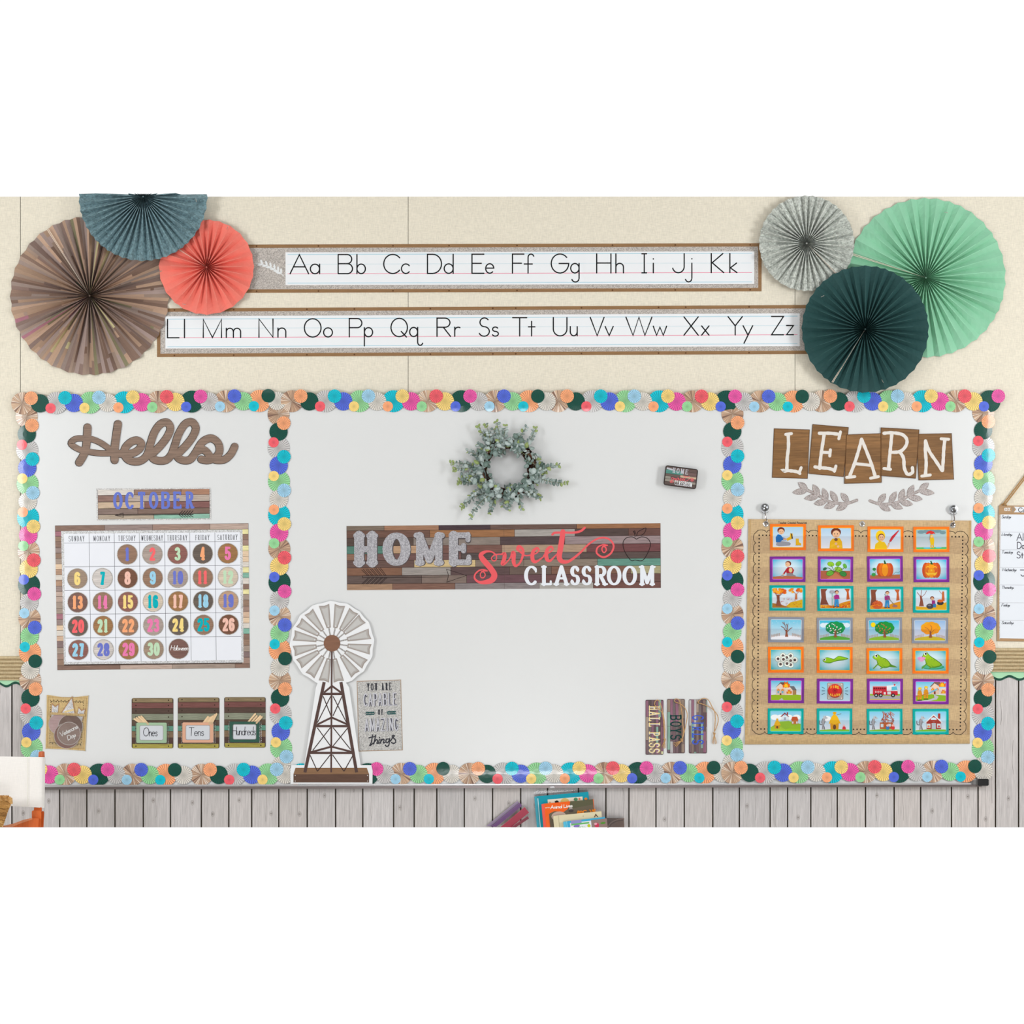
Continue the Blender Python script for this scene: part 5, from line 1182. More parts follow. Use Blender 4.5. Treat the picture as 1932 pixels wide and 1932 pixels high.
def scl(p0, p1, n, out):
    ux, uy = (p1[0]-p0[0])/n, (p1[1]-p0[1])/n; ln = math.hypot(ux, uy); nx, ny = out
    pts = []
    for i in range(n):
        for j in range(9):
            t = j/8; h = math.sqrt(max(0, 1-(2*t-1)**2))*ln*.24
            pts.append((p0[0]+ux*(i+t)+nx*h, p0[1]+uy*(i+t)+ny*h))
    mb.stroke(pts, 1.0, dC+.0003, INK, L((48, 38, 32)))
TL, TR, BR, BL = (1426.5, 1004.5), (1822, 1007), (1818, 1381.3), (1423, 1380.5)
scl(TL, TR, 20, (0, -1)); scl(TR, BR, 19, (1, 0)); scl(BR, BL, 20, (0, 1)); scl(BL, TL, 19, (-1, 0))
def dots(p0, p1, n):
    for i in range(n+1):
        x, y = p0[0]+(p1[0]-p0[0])*i/n, p0[1]+(p1[1]-p0[1])*i/n; mb.ell(x, y, 1.5, 1.5, dC+.0003, INK, L((36, 28, 26)), n=8)
tl, tr, br, bl = (1432.4, 1009.8), (1816.4, 1012.8), (1811.8, 1376.5), (1429, 1375.4)
dots(tl, tr, 57); dots(tr, br, 54); dots(br, bl, 57); dots(bl, tl, 54)
mb.build('printed_scallop_border', pc)
mb = MB(); mstext(mb, 'Teacher Created Resources', 1468.6, 987.8, 3.5, .55, dC+.0004, INK, L((40, 32, 28)), gap=.2, xs=.92); mb.build('lettering', pc)
PK = [(1011, 1043.7), (1070, 1100), (1127, 1157), (1186, 1215.5), (1242, 1273), (1300, 1329.6), (1358, 1387)]
for i, (a, b) in enumerate(PK):
    mb = MB(); dd = dC+.0042
    mb.face3([W(1416, a, dd), W(1829, a+1.5, dd), W(1829, b+1.5, dC+.0004), W(1415, b, dC+.0004)], CLEAR, WHITE)
    mb.build('clear_pocket', pc)
for (x, y) in ((1445, 988.7), (1626.7, 988.7), (1797.6, 991)):
    mb = MB(); mb.lathe(W(x, y, dC), (0, -1, 0), [(.0086, 0), (.0086, .0012), (.0070, .0022), (.0046, .0014)], CHROME, L((225, 225, 228)), n=20)
    mb.ell(x, y, 2.3, 2.3, dC+.0016, INK, L((140, 130, 120)), n=12); mb.build('grommet', pc)
for (x, y, gx, gy, lab) in ((1442.5, 957.4, 1445, 987.5, 'chrome magnetic hook with white base at the left of the pocket chart'), (1798.5, 960.2, 1797.6, 990, 'chrome magnetic hook with white base at the right of the pocket chart')):
    root = empty('magnetic_hook', W(x, y+8, BD), lab, 'hook', 'magnetic hooks holding the pocket chart')
    mb = MB(); hexp = [(x+9.2*math.cos(math.radians(90+60*i)), y+2.2+9.2*math.sin(math.radians(90+60*i))) for i in range(6)]
    mb.slab(hexp, BD, BD+.007, PLASTIC, L((236, 238, 242))); mb.stroke([(x-5.5, y+8.2), (x+.8, y+11.8), (x+7, y+8.2)], .8, BD+.0072, INK, L((120, 120, 124))); mb.build('base', root)
    mb = MB(); mb.lathe(W(x, y, BD+.007), (0, -1, 0), [(.0115, 0), (.0118, .008), (.0105, .011), (.0088, .0112), (.0075, .0098), (.0068, .0112), (0.003, .0120)], CHROME, L((170, 172, 176)), n=28); mb.build('magnet', root)
    mb = MB(); hp = smooth([(x+1.5, y+13), (x+2.2, y+20), (gx+1.5, gy-7), (gx+2.6, gy-4), (gx+1.8, gy), (gx-.4, gy+1.5)], 5)
    n = len(hp); mb.tube([W(p[0], p[1], BD+.007+.004*math.sin(math.pi*i/n)) for i, p in enumerate(hp)], .0016, CHROME, L((150, 140, 136)), n=8)
    mb.tube([W(x+1.5, y+13, BD+.007), W(x+1.2, y+8, BD+.0085), W(x, y, BD+.012)], .0016, CHROME, L((190, 190, 194)), n=8); mb.build('hook', root)

# ------------------------------------------------------------------ the 28 picture cards
SK = (240, 190, 150)
class Pic:
    def __init__(s, mb, tf, d): s.mb = mb; s.tf = tf; s.d = d; mb.xf = tf; mb.jit = 1.5e-5
    def z(s): s.d += .00003; return s.d
    def r(s, x0, y0, x1, y1, c): s.mb.rect(x0, y0, x1, y1, s.z(), INK, L(c))
    def p(s, pts, c): s.mb.poly(pts, s.z(), INK, L(c))
    def e(s, x, y, rx, ry, c, c2=None, rot=0, n=16): s.mb.ell(x, y, rx, ry, s.z(), INK, L(c), L(c2) if c2 else None, n=n, rot=rot)
    def l(s, pts, w, c, sm=0): s.mb.stroke(smooth(pts, sm) if sm else pts, w*.57, s.z(), INK, L(c))
    def sky(s, edge, mid, y=66):
        n = 20; z = s.z(); E, M = L(edge), L(mid)
        for a in range(10):
            for b in range(6):
                cs_ = []; ps = []
                for (i, j) in ((a, b), (a+1, b), (a+1, b+1), (a, b+1)):
                    u, v = i/10, j/6; r = min(1, math.hypot((u-.5)*1.5, (v-.5)*1.5)); r = r*r
                    cs_.append(tuple(M[k]*(1-r)+E[k]*r for k in range(4))); ps.append(s.mb.P((u*100, v*y), z))
                s.mb.face3(ps, INK, cs_)
    def grad(s, top, bot, y0=0, y1=66):
        z = s.z(); T, Bc = L(top), L(bot)
        s.mb.face3([s.mb.P(q_, z) for q_ in ((0, y0), (100, y0), (100, y1), (0, y1))], INK, [T, T, Bc, Bc])
def head(g, x, y, r, hair=(110, 50, 36), skin=SK):
    g.e(x, y-r*.25, r*1.12, r*1.0, hair); g.e(x+r*.05, y+r*.15, r*.85, r*.82, skin); g.e(x-r*.3, y+r*.1, r*.1, r*.14, (40, 30, 30)); g.e(x+r*.35, y+r*.1, r*.1, r*.14, (40, 30, 30)); g.l([(x-r*.25, y+r*.55), (x+.02*r, y+r*.65), (x+r*.3, y+r*.55)], .8, (150, 70, 60))
def tree_card(g, crown, dots_=None, snow=False, ground=(90, 180, 60), sky=((60, 190, 226), (200, 226, 240))):
    g.grad(*sky)
    if snow:
        rr = random.Random(5)
        for _ in range(26): g.e(rr.uniform(3, 97), rr.uniform(2, 40), .9, .9, (245, 250, 255), n=6)
        g.p([(0, 58), (50, 50), (100, 56), (100, 66), (0, 66)], (238, 238, 246))
    else:
        if dots_ == 'blossom':
            for x in (12, 22, 78, 90): g.e(x, 16, 11, 8, (222, 238, 248))
        g.p([(0, 60), (20, 55), (50, 51), (80, 55), (100, 60), (100, 66), (0, 66)], ground)
    for sgn, o in ((0, 0), (1, 0)):
        for k in range(6):
            x = 2+k*5.2 if not sgn else 98-k*5.2
            g.l([(x, 60-k*1.0), (x, 50-k*1.1)], 1.1, (196, 160, 140))
        for dy in (0, 4): g.l([(1, 57-dy), (29, 51-dy)] if not sgn else [(99, 57-dy), (71, 51-dy)], .9, (196, 160, 140))
    br = (150, 84, 62)
    if crown:
        rr = random.Random(len(crown)+crown[0])
        for k in range(9):
            a = k/9*6.28; g.e(52+20*math.cos(a), 25+12*math.sin(a), 13, 10.5, [min(255, q_*(.92+.16*rr.random())) for q_ in crown])
        g.e(52, 25, 22, 15, crown)
    g.p([(47, 57), (49, 45), (50, 34), (54, 34), (55, 45), (58, 57)], br)
    for q_ in ([(51, 40), (42, 26), (34, 22)], [(53, 38), (56, 24), (52, 14)], [(53, 42), (64, 30), (70, 26)]): g.l(q_, 2.0 if not crown else 1.4, br)
    if not crown: g.l([(51, 30), (46, 16), (38, 8)], 1.6, br); g.l([(46, 18), (44, 6)], 1, br); g.l([(54, 24), (58, 12)], 1, br)
    if dots_:
        rr = random.Random(9); c = {'blossom': (250, 250, 250), 'apple': (214, 120, 70), 'leaf': (240, 150, 40)}[dots_]
        for _ in range(20): a = rr.random()*6.28; q_ = math.sqrt(rr.random()); g.e(52+27*q_*math.cos(a), 25+18*q_*math.sin(a), 1.8, 1.8, c, n=8)
def sit_boots(g):
    g.grad((170, 208, 232), (236, 240, 246)); g.p([(10, 60), (12, 50), (30, 46), (55, 50), (60, 55), (56, 61), (20, 63)], (160, 162, 172)); g.p([(10, 50), (9, 34), (16, 24), (26, 26), (32, 34), (46, 38), (44, 44), (30, 44), (24, 50)], (22, 112, 190)); head(g, 27, 14, 11)
    g.l([(36, 40), (46, 40)], 5, SK); g.p([(45, 38), (56, 32), (58, 20), (66, 22), (66, 38), (48, 46)], (240, 190, 30)); g.p([(59, 20), (63, 22), (67, 38), (63, 39)], (40, 38, 40)); g.p([(76, 38), (86, 38), (87, 50), (94, 54), (94, 60), (76, 60)], (240, 190, 30)); g.l([(75, 60), (94, 60)], 1, (60, 50, 40))
def yellow_boy(g):
    g.grad((176, 210, 236), (238, 240, 246)); g.p([(28, 66), (30, 44), (38, 34), (62, 32), (70, 44), (72, 66)], (242, 188, 24)); g.l([(34, 60), (52, 50)], 7, (250, 200, 40)); g.l([(66, 60), (56, 60)], 7, (250, 200, 40)); head(g, 50, 17, 15); g.e(50, 37, 6, 5, (120, 74, 50)); g.e(50, 51, 4.5, 4.5, SK); g.e(57, 60, 4, 4, SK)
def hood_umbrella(g):
    g.grad((176, 208, 234), (240, 242, 246)); g.p([(14, 66), (16, 50), (28, 40), (46, 42), (54, 54), (56, 66)], (250, 206, 20)); g.e(33, 22, 16, 19, (250, 206, 20)); g.e(36, 26, 10.5, 12, (110, 56, 40)); g.e(36.5, 28, 9.5, 10.5, SK); g.e(33, 26, 1.1, 1.6, (40, 30, 30)); g.e(40, 26, 1.1, 1.6, (40, 30, 30)); g.l([(33, 34), (40, 34)], .8, (170, 80, 70)); g.l([(56, 62), (62, 48)], 5, SK); g.p([(62, 40), (68, 42), (94, 6), (92, 3), (70, 24)], (206, 40, 56)); g.l([(60, 48), (95, 2)], 1.2, (130, 30, 50)); g.l([(66, 40), (92, 6)], .8, (240, 90, 90))
def rain_walk(g):
    g.grad((150, 184, 190), (226, 234, 240))
    for x, y, r in ((16, 8, 12), (34, 6, 12), (70, 5, 14), (88, 10, 10), (52, 4, 10)): g.e(x, y, r, 6, (118, 150, 158))
    g.p([(0, 60), (100, 59), (100, 66), (0, 66)], (84, 190, 110)); g.e(36, 62, 12, 2.5, (100, 200, 230)); g.e(74, 61, 10, 2, (100, 200, 230))
    g.p([(46, 24), (56, 24), (60, 34), (58, 52), (48, 52), (45, 36)], (250, 206, 20)); g.r(47, 52, 51, 62, (240, 180, 20)); g.r(54, 52, 58, 62, (240, 180, 20)); g.e(51, 23, 5, 6, (250, 206, 20)); g.e(51, 24, 3.6, 4.2, SK); g.p([(31, 14), (38, 6), (48, 3), (58, 7), (64, 15), (58, 13), (52, 16), (44, 12), (38, 15)], (222, 50, 44)); g.l([(47, 14), (44, 34)], .9, (120, 40, 40))
def planting(g):
    g.sky((0, 178, 220), (228, 242, 250)); g.p([(0, 66), (0, 58), (24, 56), (50, 55), (76, 57), (100, 60), (100, 66)], (196, 112, 74)); g.p([(46, 56), (47, 44), (68, 44), (68, 50), (78, 55), (76, 57)], (150, 142, 146)); g.p([(46, 46), (44, 36), (50, 26), (64, 26), (72, 36), (68, 46)], (190, 30, 50)); g.l([(48, 32), (36, 50)], 5, (190, 30, 50)); g.l([(36, 50), (32, 54)], 4, SK); g.e(52, 14, 10, 9, (120, 50, 36)); g.e(50, 17, 8, 8, SK); g.e(60, 36, 6, 8, (240, 220, 160)); g.e(47, 16, .9, 1.2, (40, 30, 30)); g.e(32, 55, 5, 3, (170, 170, 176))
def vine(g):
    g.sky((0, 178, 220), (222, 240, 250)); g.r(0, 38, 100, 66, (186, 104, 72)); g.p([(20, 66), (50, 44), (80, 66)], (208, 130, 90))
    for x, y, r, rot, c in ((34, 16, 12, 10, (150, 206, 50)), (60, 14, 11, -30, (120, 190, 50)), (82, 22, 9, 60, (110, 190, 70)), (60, 34, 14, 20, (156, 212, 60)), (32, 46, 14, -20, (110, 190, 60)), (76, 48, 13, 20, (60, 150, 70)), (14, 32, 7, -30, (30, 120, 80))): g.e(x, y, r, r*.68, [q_*.6 for q_ in c], rot=rot); g.e(x, y, r*.9, r*.58, c, rot=rot); g.l([(x-r*.7*math.cos(math.radians(rot)), y-r*.7*math.sin(math.radians(rot))), (x+r*.6*math.cos(math.radians(rot)), y+r*.6*math.sin(math.radians(rot)))], .6, [q_*.6 for q_ in c])
    for q_ in ([(48, 42), (40, 28), (36, 20)], [(50, 40), (58, 26), (60, 18)], [(56, 40), (72, 34), (80, 26)], [(44, 44), (30, 30), (16, 30)]): g.l(q_, 1.6, (50, 120, 50), 4)
def pumpkin(g, face=False):
    g.sky((0, 182, 224), (236, 246, 250))
    if not face: g.p([(0, 54), (100, 52), (100, 66), (0, 66)], (188, 112, 74)); g.e(14, 34, 6, 5, (40, 150, 80)); g.e(12, 52, 7, 6, (60, 170, 80)); g.l([(14, 36), (18, 46), (12, 52)], 1, (40, 130, 70), 4); g.l([(78, 52), (86, 44), (94, 46), (100, 42)], 1, (30, 120, 90), 4)
    cy = 36 if not face else 36; R = 27 if not face else 30
    for dx, rx, c in ((-R*.62, R*.42, (214, 84, 36)), (R*.62, R*.42, (214, 84, 36)), (-R*.34, R*.46, (236, 120, 30)), (R*.34, R*.46, (226, 100, 40)), (0, R*.42, (250, 160, 30))): g.e(50+dx, cy, rx, 23 if not face else 26, (190, 70, 40)); g.e(50+dx, cy, rx*.94, 22 if not face else 25.2, c)
    g.p([(46, 16), (48, 9), (45, 6), (50, 4), (53, 12), (57, 17)], (30, 90, 50))
    if face:
        Yc = (255, 206, 60)
        for x in (38, 62): g.e(x, 28, 6, 6, (244, 190, 50)); g.e(x, 30, 5, 5, (236, 120, 40))
        g.p([(50, 32), (46, 39), (54, 39)], Yc); g.p([(30, 42), (38, 45), (62, 45), (70, 41), (66, 50), (60, 55), (57, 50), (43, 50), (41, 55), (36, 51)], Yc)
def autumn(g, kind):
    g.grad((206, 226, 240), (236, 238, 246)); O = (240, 140, 24)
    if kind == 0:
        g.p([(40, 66), (60, 48), (100, 38), (100, 66)], (232, 186, 30)); g.p([(0, 50), (30, 56), (60, 66), (0, 66)], (180, 120, 40))
        rr = random.Random(2)
        for _ in range(22): g.e(rr.uniform(0, 44), rr.uniform(0, 16), 5.5, 5, rr.choice([O, (220, 90, 30), (250, 170, 50)]), n=8)
        for _ in range(14): g.e(rr.uniform(54, 98), rr.uniform(0, 13), 5, 4.5, rr.choice([O, (220, 90, 30), (250, 180, 60)]), n=8)
        g.p([(12, 60), (16, 40), (14, 22), (24, 22), (24, 40), (30, 60)], (140, 80, 60)); g.l([(18, 30), (8, 14)], 2, (140, 80, 60)); g.l([(22, 28), (34, 16)], 2, (140, 80, 60)); g.p([(75, 38), (77, 18), (82, 18), (83, 38)], (200, 110, 60)); g.l([(79, 20), (66, 8)], 1.5, (200, 110, 60)); g.l([(80, 20), (92, 8)], 1.5, (200, 110, 60)); g.e(62, 34, 14, 5, (216, 226, 240))
        for _ in range(30): g.e(rr.uniform(28, 98), rr.uniform(34, 64), 1.2, 1.2, rr.choice([(200, 60, 40), O, (120, 60, 40)]), n=6)
    else:
        rr = random.Random(kind)
        g.p([(0, 66), (0, 54), (50, 58), (70, 48), (100, 40), (100, 66)], (236, 160, 30) if kind < 3 else (236, 180, 30))
        if kind < 3: g.p([(2, 0), (24, 0), (18, 10), (20, 36), (28, 54), (0, 54), (4, 30)], (136, 74, 56)); g.p([(80, 0), (98, 0), (94, 10), (97, 36), (86, 38), (88, 12)], (196, 96, 50))
        else: g.p([(10, 54), (14, 34), (12, 18), (18, 18), (22, 34), (26, 54)], (150, 84, 64)); g.l([(15, 22), (4, 8)], 2, (150, 84, 64)); g.l([(16, 20), (18, 0)], 2, (150, 84, 64)); g.l([(18, 24), (30, 12), (34, 2)], 1.6, (150, 84, 64)); g.p([(84, 36), (86, 4), (92, 4), (94, 36)], (200, 104, 56)); g.l([(86, 14), (76, 2)], 1.5, (200, 104, 56))
        if kind == 1:
            for _ in range(60): g.e(rr.uniform(2, 98), rr.uniform(56, 64)-rr.random()*max(0, 0), 2.2, 1.8, rr.choice([O, (206, 70, 40), (250, 180, 60)]), n=6)
            for _ in range(26): x = rr.uniform(66, 98); g.e(x, rr.uniform(62-(x-60)*.5, 64), 2.4, 2, rr.choice([O, (206, 70, 40)]), n=6)
            fx = 54
        elif kind == 2:
            g.e(24, 52, 18, 14, (220, 100, 50))
            for _ in range(36): a = rr.random()*3.14; q_ = rr.random(); g.e(24+18*q_*math.cos(a), 56-18*q_*math.sin(a), 2.4, 2, rr.choice([O, (206, 70, 40), (230, 110, 60)]), n=6)
            fx = 56
        else: fx = 52
        if kind < 3:
            g.p([(fx-5, 36), (fx+6, 36), (fx+8, 60), (fx+2, 60), (fx+1, 42), (fx-2, 60), (fx-8, 60)], (50, 140, 200)); g.p([(fx-7, 36), (fx-8, 24), (fx, 19), (fx+8, 22), (fx+10, 34)], (170, 40, 130)); head(g, fx+1, 12, 5.6, (120, 54, 36)); g.r(fx-9, 60, fx-1, 62, (40, 40, 60)); g.r(fx+2, 60, fx+9, 62, (40, 40, 60))
            if kind == 1: g.l([(40, 14), (40, 58)], 1.6, (90, 170, 150)); g.e(40, 10, 8, 5, (170, 170, 180)); g.l([(44, 28), (40, 30)], 2, SK)
            else: g.l([(48, 16), (82, 54)], 1.6, (120, 130, 110)); g.e(82, 56, 8, 4, (150, 110, 120))
        else:
            g.e(fx-6, 54, 12, 9, (70, 70, 78)); g.e(fx-8, 51, 6, 3, (130, 130, 140)); g.p([(fx, 48), (fx, 34), (fx+10, 34), (fx+12, 50)], (160, 40, 130)); head(g, fx+1, 28, 6, (120, 54, 36)); g.r(fx+4, 46, fx+14, 58, (50, 130, 190)); g.e(80, 43, 11, 7, (60, 60, 66)); g.e(80, 36, 10, 5, (230, 110, 40))
def eggs(g):
    g.sky((0, 176, 190), (214, 238, 246))
    for x, y in ((40, 20), (66, 20), (53, 26), (80, 34), (24, 30), (42, 32), (66, 36), (32, 48), (66, 50), (54, 46)): g.e(x, y, 10.5, 10.5, (130, 160, 140)); g.e(x, y, 9.6, 9.6, (240, 244, 236)); g.e(x, y, 4.4, 4.4, (60, 40, 40)); g.e(x, y, 1.6, 1.6, (150, 120, 120))
def tadpole(g):
    g.sky((0, 176, 190), (222, 238, 248)); c = (150, 206, 30); g.p(smooth([(12, 30), (24, 24), (38, 27), (48, 29), (62, 20), (78, 22), (96, 28), (80, 34), (62, 36), (46, 40), (34, 44), (18, 42), (10, 36), (12, 30)], 4)[:-1], (90, 150, 30)); g.p(smooth([(13, 31), (24, 26), (38, 28.5), (48, 31), (62, 22), (77, 24), (90, 28), (78, 31), (62, 33), (46, 38), (34, 41), (18, 40), (12, 35), (13, 31)], 4)[:-1], c); g.e(17, 32, 4, 4, (245, 245, 240)); g.e(16, 32, 2.4, 2.6, (30, 30, 30))
def frog(g, lily):
    g.sky((0, 176, 190), (226, 240, 248)); c = (160, 206, 36); dk = (90, 150, 40)
    if lily: g.e(58, 54, 38, 9, (50, 170, 130)); g.e(56, 52, 34, 7, (90, 196, 150))
    o = 8 if lily else 0
    if not lily: g.p(smooth([(58, 34), (72, 44), (94, 54), (74, 54), (58, 50), (58, 34)], 3)[:-1], dk)
    g.p(smooth([(10+o*1.6, 20-o*.4), (18+o*1.6, 12-o), (30+o, 12-o), (40+o, 20-o*.6), (56+o, 26), (68+o*1.6, 38), (72+o*2, 48), (60+o, 56), (44+o, 56), (28+o, 46), (24+o, 32), (14+o, 26), (10+o*1.6, 20-o*.4)], 4)[:-1], dk)
    g.p(smooth([(12+o*1.6, 20-o*.4), (19+o*1.6, 14-o), (29+o, 14-o), (39+o, 22-o*.6), (54+o, 28), (65+o*1.6, 39), (66+o*2, 47), (58+o, 53), (44+o, 53), (30+o, 45), (26+o, 32), (15+o, 25), (12+o*1.6, 20-o*.4)], 4)[:-1], c)
    g.e(22+o*1.4, 16-o*.8, 5, 5.4, (245, 245, 240)); g.e(23+o*1.4, 16-o*.8, 3, 3.6, (20, 24, 20)); g.e(56+o, 46, 13, 7, (120, 180, 40)); g.e(56+o, 45, 12, 6, c)
    g.l([(30+o, 42), (20+o, 52), (14+o, 58)], 4, (110, 170, 40)); g.l([(50+o, 53), (38+o, 58)], 3.5, (110, 170, 40))
    for x, y in ((38+o, 24), (46+o, 28), (54+o, 33)): g.e(x, y, 1.4, 1.2, (110, 160, 30), n=8)
    if lily:
        for a in (-60, -30, 0, 30, 60): g.e(20+10*math.sin(math.radians(a))*.7, 27, 3.6, 9, (236, 150, 206), rot=a); 
        g.e(20, 31, 8, 5, (246, 180, 222))
def fire(g, x, y, s):
    g.p([(x-s, y+s), (x-s*1.1, y), (x-s*.6, y+s*.2), (x-s*.5, y-s), (x, y-s*.3), (x+s*.4, y-s*1.2), (x+s*.6, y), (x+s*1.2, y-s*.2), (x+s, y+s)], (240, 110, 20)); g.p([(x-s*.6, y+s*.9), (x-s*.5, y+s*.1), (x, y-s*.2), (x+s*.5, y+s*.2), (x+s*.6, y+s*.9)], (252, 200, 40))
def house_fire(g):
    g.grad((90, 190, 226), (240, 242, 244), 0, 48); g.p([(0, 48), (60, 44), (100, 48), (100, 66), (0, 66)], (160, 200, 30)); g.p([(30, 50), (42, 66), (26, 66), (36, 58)], (196, 196, 206)); g.p([(17, 48), (17, 22), (31, 8), (46, 22), (46, 48)], (236, 210, 190)); g.p([(14, 24), (31, 5), (56, 5), (64, 20), (47, 24), (31, 9)], (110, 80, 70)); g.p([(46, 48), (46, 28), (60, 18), (72, 28), (72, 48)], (244, 222, 200)); g.p([(60, 18), (76, 18), (86, 32), (72, 32)], (110, 110, 116)); g.p([(72, 32), (84, 32), (84, 46), (72, 48)], (180, 140, 90)); fire(g, 50, 12, 11); fire(g, 60, 36, 8)
    for x in (24, 38): fire(g, x, 30, 4); g.r(x-3, 34, x+3, 42, (120, 190, 210))
    g.r(29, 42, 34, 48, (150, 60, 40))
def alarm(g):
    g.grad((130, 206, 236), (200, 232, 246)); g.p(rrect(24, 4, 78, 62, 4), (150, 138, 132)); g.p(rrect(26, 5, 76, 60, 4), (186, 176, 168)); g.e(50, 32, 24, 24, (150, 20, 30)); g.e(50, 31, 22.5, 22.5, (226, 50, 46)); g.e(50, 31, 9, 9, (200, 30, 40)); g.e(50, 31, 2, 2, (90, 20, 20))
    for i, ch in enumerate('FIRE'): glyph(g.mb, ch, 35+i*7.6, 13+abs(i-1.5)*1.2, 41+i*7.6, 22+abs(i-1.5)*1.2, 1.0, 1.0, 0, g.z(), INK, L((250, 206, 60)))
    for i, ch in enumerate('ALARM'): glyph(g.mb, ch, 33+i*7.2, 43-abs(i-2)*1.2, 38.6+i*7.2, 51-abs(i-2)*1.2, 1.0, 1.0, 0, g.z(), INK, L((250, 206, 60)))
    for x, y in ((30, 9), (72, 9), (30, 57), (72, 57)): g.e(x, y, 2, 2, (230, 224, 216))
    for s in (-1, 1):
        for dy in (-10, 0, 10): g.l([(50+s*34, 32+dy*.8), (50+s*43, 32+dy*1.3)], 1.4, (40, 60, 80))
def engine(g):
    g.grad((110, 196, 232), (240, 240, 244), 0, 42); g.r(0, 42, 100, 50, (150, 200, 40)); g.r(0, 48, 100, 62, (182, 182, 186)); g.r(0, 60, 100, 62.5, (240, 220, 40)); R = (214, 40, 60)
    g.r(10, 16, 56, 46, R); g.p([(56, 32), (92, 32), (93, 46), (56, 46)], R); g.p([(56, 14), (86, 12), (92, 32), (56, 32)], (236, 236, 240)); g.p([(72, 18), (88, 16), (92, 28), (72, 30)], (90, 190, 220)); g.e(82, 11, 3, 3, R)
    for k in range(6): g.r(12+k*7, 20, 17+k*7, 26, (120, 30, 40))
    g.l([(10, 18), (56, 18)], 1, (250, 200, 200))
    for k in range(3): g.e(20+k*8, 35, 3, 3, (240, 240, 240)); g.e(20+k*8, 35, 1.8, 1.8, R)
    g.r(58, 34, 70, 44, (230, 230, 234)); g.r(46, 36, 53, 44, (236, 236, 240))
    for x in (21, 36, 77): g.e(x, 47, 6.5, 6.5, (30, 30, 34)); g.e(x, 47, 3.2, 3.2, (190, 190, 196))
    for a in (-2, 3, 8): g.l([(80+a, 6), (79+a*1.6, 2)], .8, (220, 40, 60))
def hose(g):
    g.grad((100, 196, 230), (236, 242, 246), 0, 46); g.p([(0, 48), (50, 42), (100, 46), (100, 66), (0, 66)], (150, 200, 40)); g.p([(60, 42), (76, 50), (70, 60), (40, 66), (0, 66), (40, 62), (62, 54)], (206, 206, 212)); g.p([(50, 42), (50, 18), (62, 4), (78, 18), (78, 42)], (240, 210, 186)); g.p([(47, 16), (62, 0), (80, 0), (84, 18), (62, 5), (50, 18)], (130, 100, 90)); fire(g, 88, 6, 11); g.p([(80, 42), (80, 24), (100, 20), (100, 42)], (244, 220, 196)); fire(g, 92, 32, 7)
    for x in (56, 71): fire(g, x, 24, 4.5)
    g.r(60, 32, 66, 42, (140, 60, 40)); g.p([(42, 38), (70, 22), (74, 26), (44, 41)], (120, 200, 236))
    for x, y in ((13, 30), (34, 26)):
        g.p([(x-8, y+10), (x-6, y), (x+5, y), (x+8, y+12), (x+6, y+30), (x+1, y+30), (x, y+16), (x-2, y+32), (x-7, y+32)], (236, 160, 30)); g.e(x, y-5, 5.5, 5.5, (120, 70, 50)); g.e(x, y-4, 4.2, 4.2, SK); g.e(x, y-8, 6, 3.6, (250, 210, 40)); g.r(x-8, y+31, x+7, y+34, (50, 50, 50)); g.l([(x-6, y+14), (x+6, y+16)], 1, (250, 230, 90))
    g.l([(0, 50), (18, 46), (42, 38)], 2, (210, 110, 60))
def straw_hut(g, x, y, s):
    g.p([(x-8*s, y), (x-9*s, y-14*s), (x+9*s, y-14*s), (x+8*s, y)], (226, 160, 20)); g.p([(x-12*s, y-11*s), (x-6*s, y-26*s), (x, y-32*s), (x+6*s, y-26*s), (x+13*s, y-11*s), (x+8*s, y-13*s), (x, y-10*s), (x-7*s, y-13*s)], (246, 190, 30)); g.e(x, y-33*s, 4*s, 2.6*s, (236, 170, 20)); g.e(x, y-5*s, 3.2*s, 5*s, (110, 70, 40))
def wolf(g, x, y, s=1):
    G = (170, 172, 178); g.p([(x-4*s, y), (x-2*s, y-14*s), (x-6*s, y-24*s), (x-2*s, y-36*s), (x+6*s, y-38*s), (x+7*s, y-24*s), (x+4*s, y-14*s), (x+8*s, y), (x+3*s, y), (x+1*s, y-10*s), (x-1*s, y)], (120, 120, 126)); g.p([(x-2*s, y-1), (x-1*s, y-14*s), (x-4*s, y-24*s), (x, y-35*s), (x+5*s, y-36*s), (x+5*s, y-24*s), (x+2*s, y-12*s), (x+5*s, y-1)], G); g.p([(x, y-36*s), (x+3*s, y-47*s), (x+6*s, y-43*s), (x+10*s, y-47*s), (x+11*s, y-42*s), (x+18*s, y-38*s), (x+10*s, y-34*s)], (190, 192, 198)); g.e(x+9*s, y-41*s, .9*s, 1*s, (30, 30, 30)); g.l([(x+5*s, y-30*s), (x+10*s, y-24*s)], 2.4*s, G); g.l([(x-4*s, y-16*s), (x-11*s, y-18*s), (x-12*s, y-28*s)], 3*s, (120, 120, 126), 4)
def house_r(g, x0, x1, y, yr, wall_, roof):
    m = (x0+x1)/2; g.r(x0, yr, x1, y, wall_); g.p([(x0-4, yr+1), (m, yr-18), (x1+4, yr+1)], roof)
